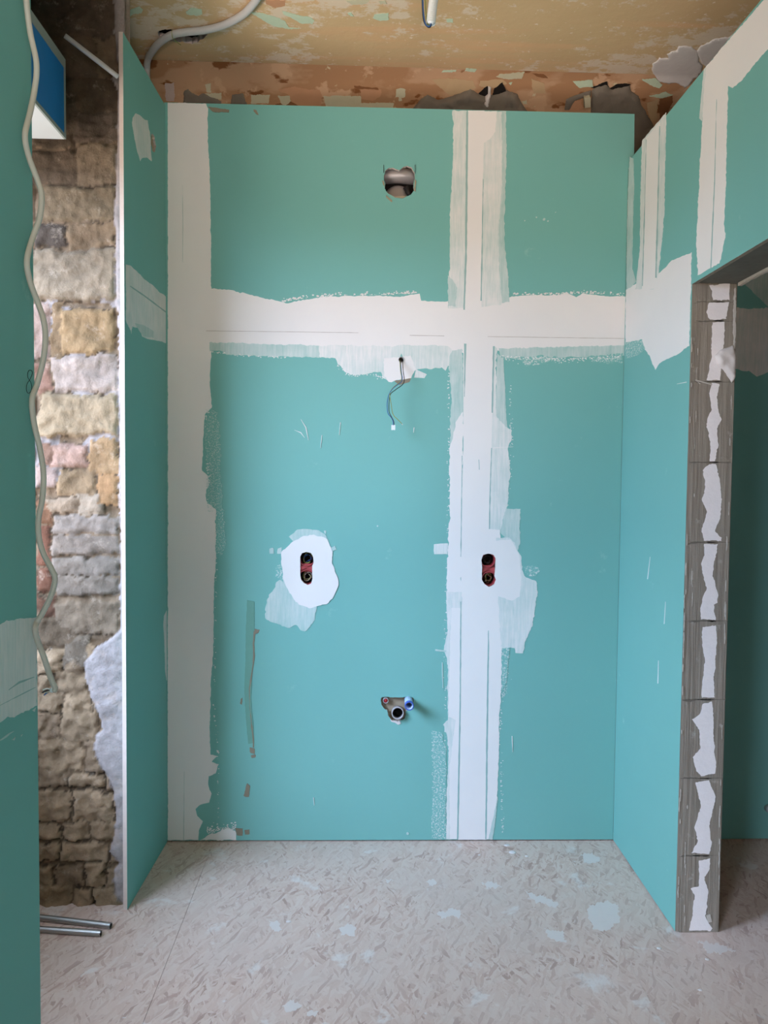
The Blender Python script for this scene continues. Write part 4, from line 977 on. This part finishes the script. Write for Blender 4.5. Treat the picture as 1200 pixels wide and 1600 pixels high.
m = MB(); m.tube([c+np.array([0, .02, 0]), c+np.array([0, .003, 0])], .0072, 20); m.build('cap', M['redcap'], ho, smooth=True, label='red cap')
m = MB(); c = BW.hit(620, 1105); m.box(tuple(c+np.array([-.08, .022, -.06])), tuple(c+np.array([.08, .028, .06]))); m.build('backing_plate', M['backing'], wall_back)
P([(610,1123),(618,1125),(623,1124),(626,1130),(622,1132),(617,1129),(611,1127)], BW, 'plaster', wall_back, name='plaster_lump', amp=.5)
# crumpled paper in the small hole of the return
c = LR.hit(240, 226); m = MB()
m.tube(catmull([c+np.array([-.012, .0, .03]), c+np.array([-.008, .002, .012]), c+np.array([-.006, .001, -.008]), c+np.array([-.010, .003, -.026])], 5), [.004+.003*abs(math.sin(i*1.1)) for i in range(16)], 10)
m.build('crumpled_paper', M['backing'], smooth=True, label='crumpled grey scrap stuffed in the small hole of the left return', cat='paper scrap')
# small pipe stub in the room beyond
c = OB.hit(1199, 1262); ps = MB(); ps.pipe([c+np.array([0, -.03, 0]), c+np.array([0, -.0005, 0])], .013, .003, 18)
ps.build('pipe_stub', M['waste'], smooth=True, label='small pale pipe stub low on the dim wall beyond the doorway', cat='pipe')
# ---- plaster crumbs on the floor
rn = random.Random(11)
crumbs = [(801,1332,.011,'largest flat white plaster dropping on the floor near the back wall, below the vertical joint'), (792,1321,.009,'white plaster dropping touching the foot of the back wall'), (823,1338,.006,'small white plaster dropping to the right of the largest one'),
          (749,1336,.004,'tiny white crumb left of the plaster droppings by the back wall'), (1030,1482,.006,'white crumb on the floor in front of the doorway jamb'), (1105,1499,.005,'white speck of plaster on the floor right of the doorway jamb'), (1094,1547,.005,'white crumb far right on the floor, nearest the camera'), (451,1440,.006,'pale crumb on the left half of the floor')]
for i, (x, y, r, lab) in enumerate(crumbs):
    c = onz(x, y, 0); m = MB(); n = 14; nr = 5; vs = []
    for j in range(nr+1):
        th = j/nr*math.pi/2
        for k in range(n):
            a = 2*math.pi*k/n; q = 1+.28*noise.noise(Vector((math.cos(a)*1.3, math.sin(a)*1.3, i*4.2)))
            vs.append(c+np.array([r*q*math.cos(th)*math.cos(a)*1.2, r*q*math.cos(th)*math.sin(a), .0002+r*.32*math.sin(th)*(1+.2*noise.noise(Vector((k, j, i))))]))
    fs = [(j*n+k, j*n+(k+1) % n, (j+1)*n+(k+1) % n, (j+1)*n+k) for j in range(nr) for k in range(n)]+[tuple(reversed(range(n)))]
    m.add(vs, fs); m.build('plaster_crumb', M['plaster'], smooth=True, label=lab, cat='plaster crumb', group='plaster crumbs on the floor')
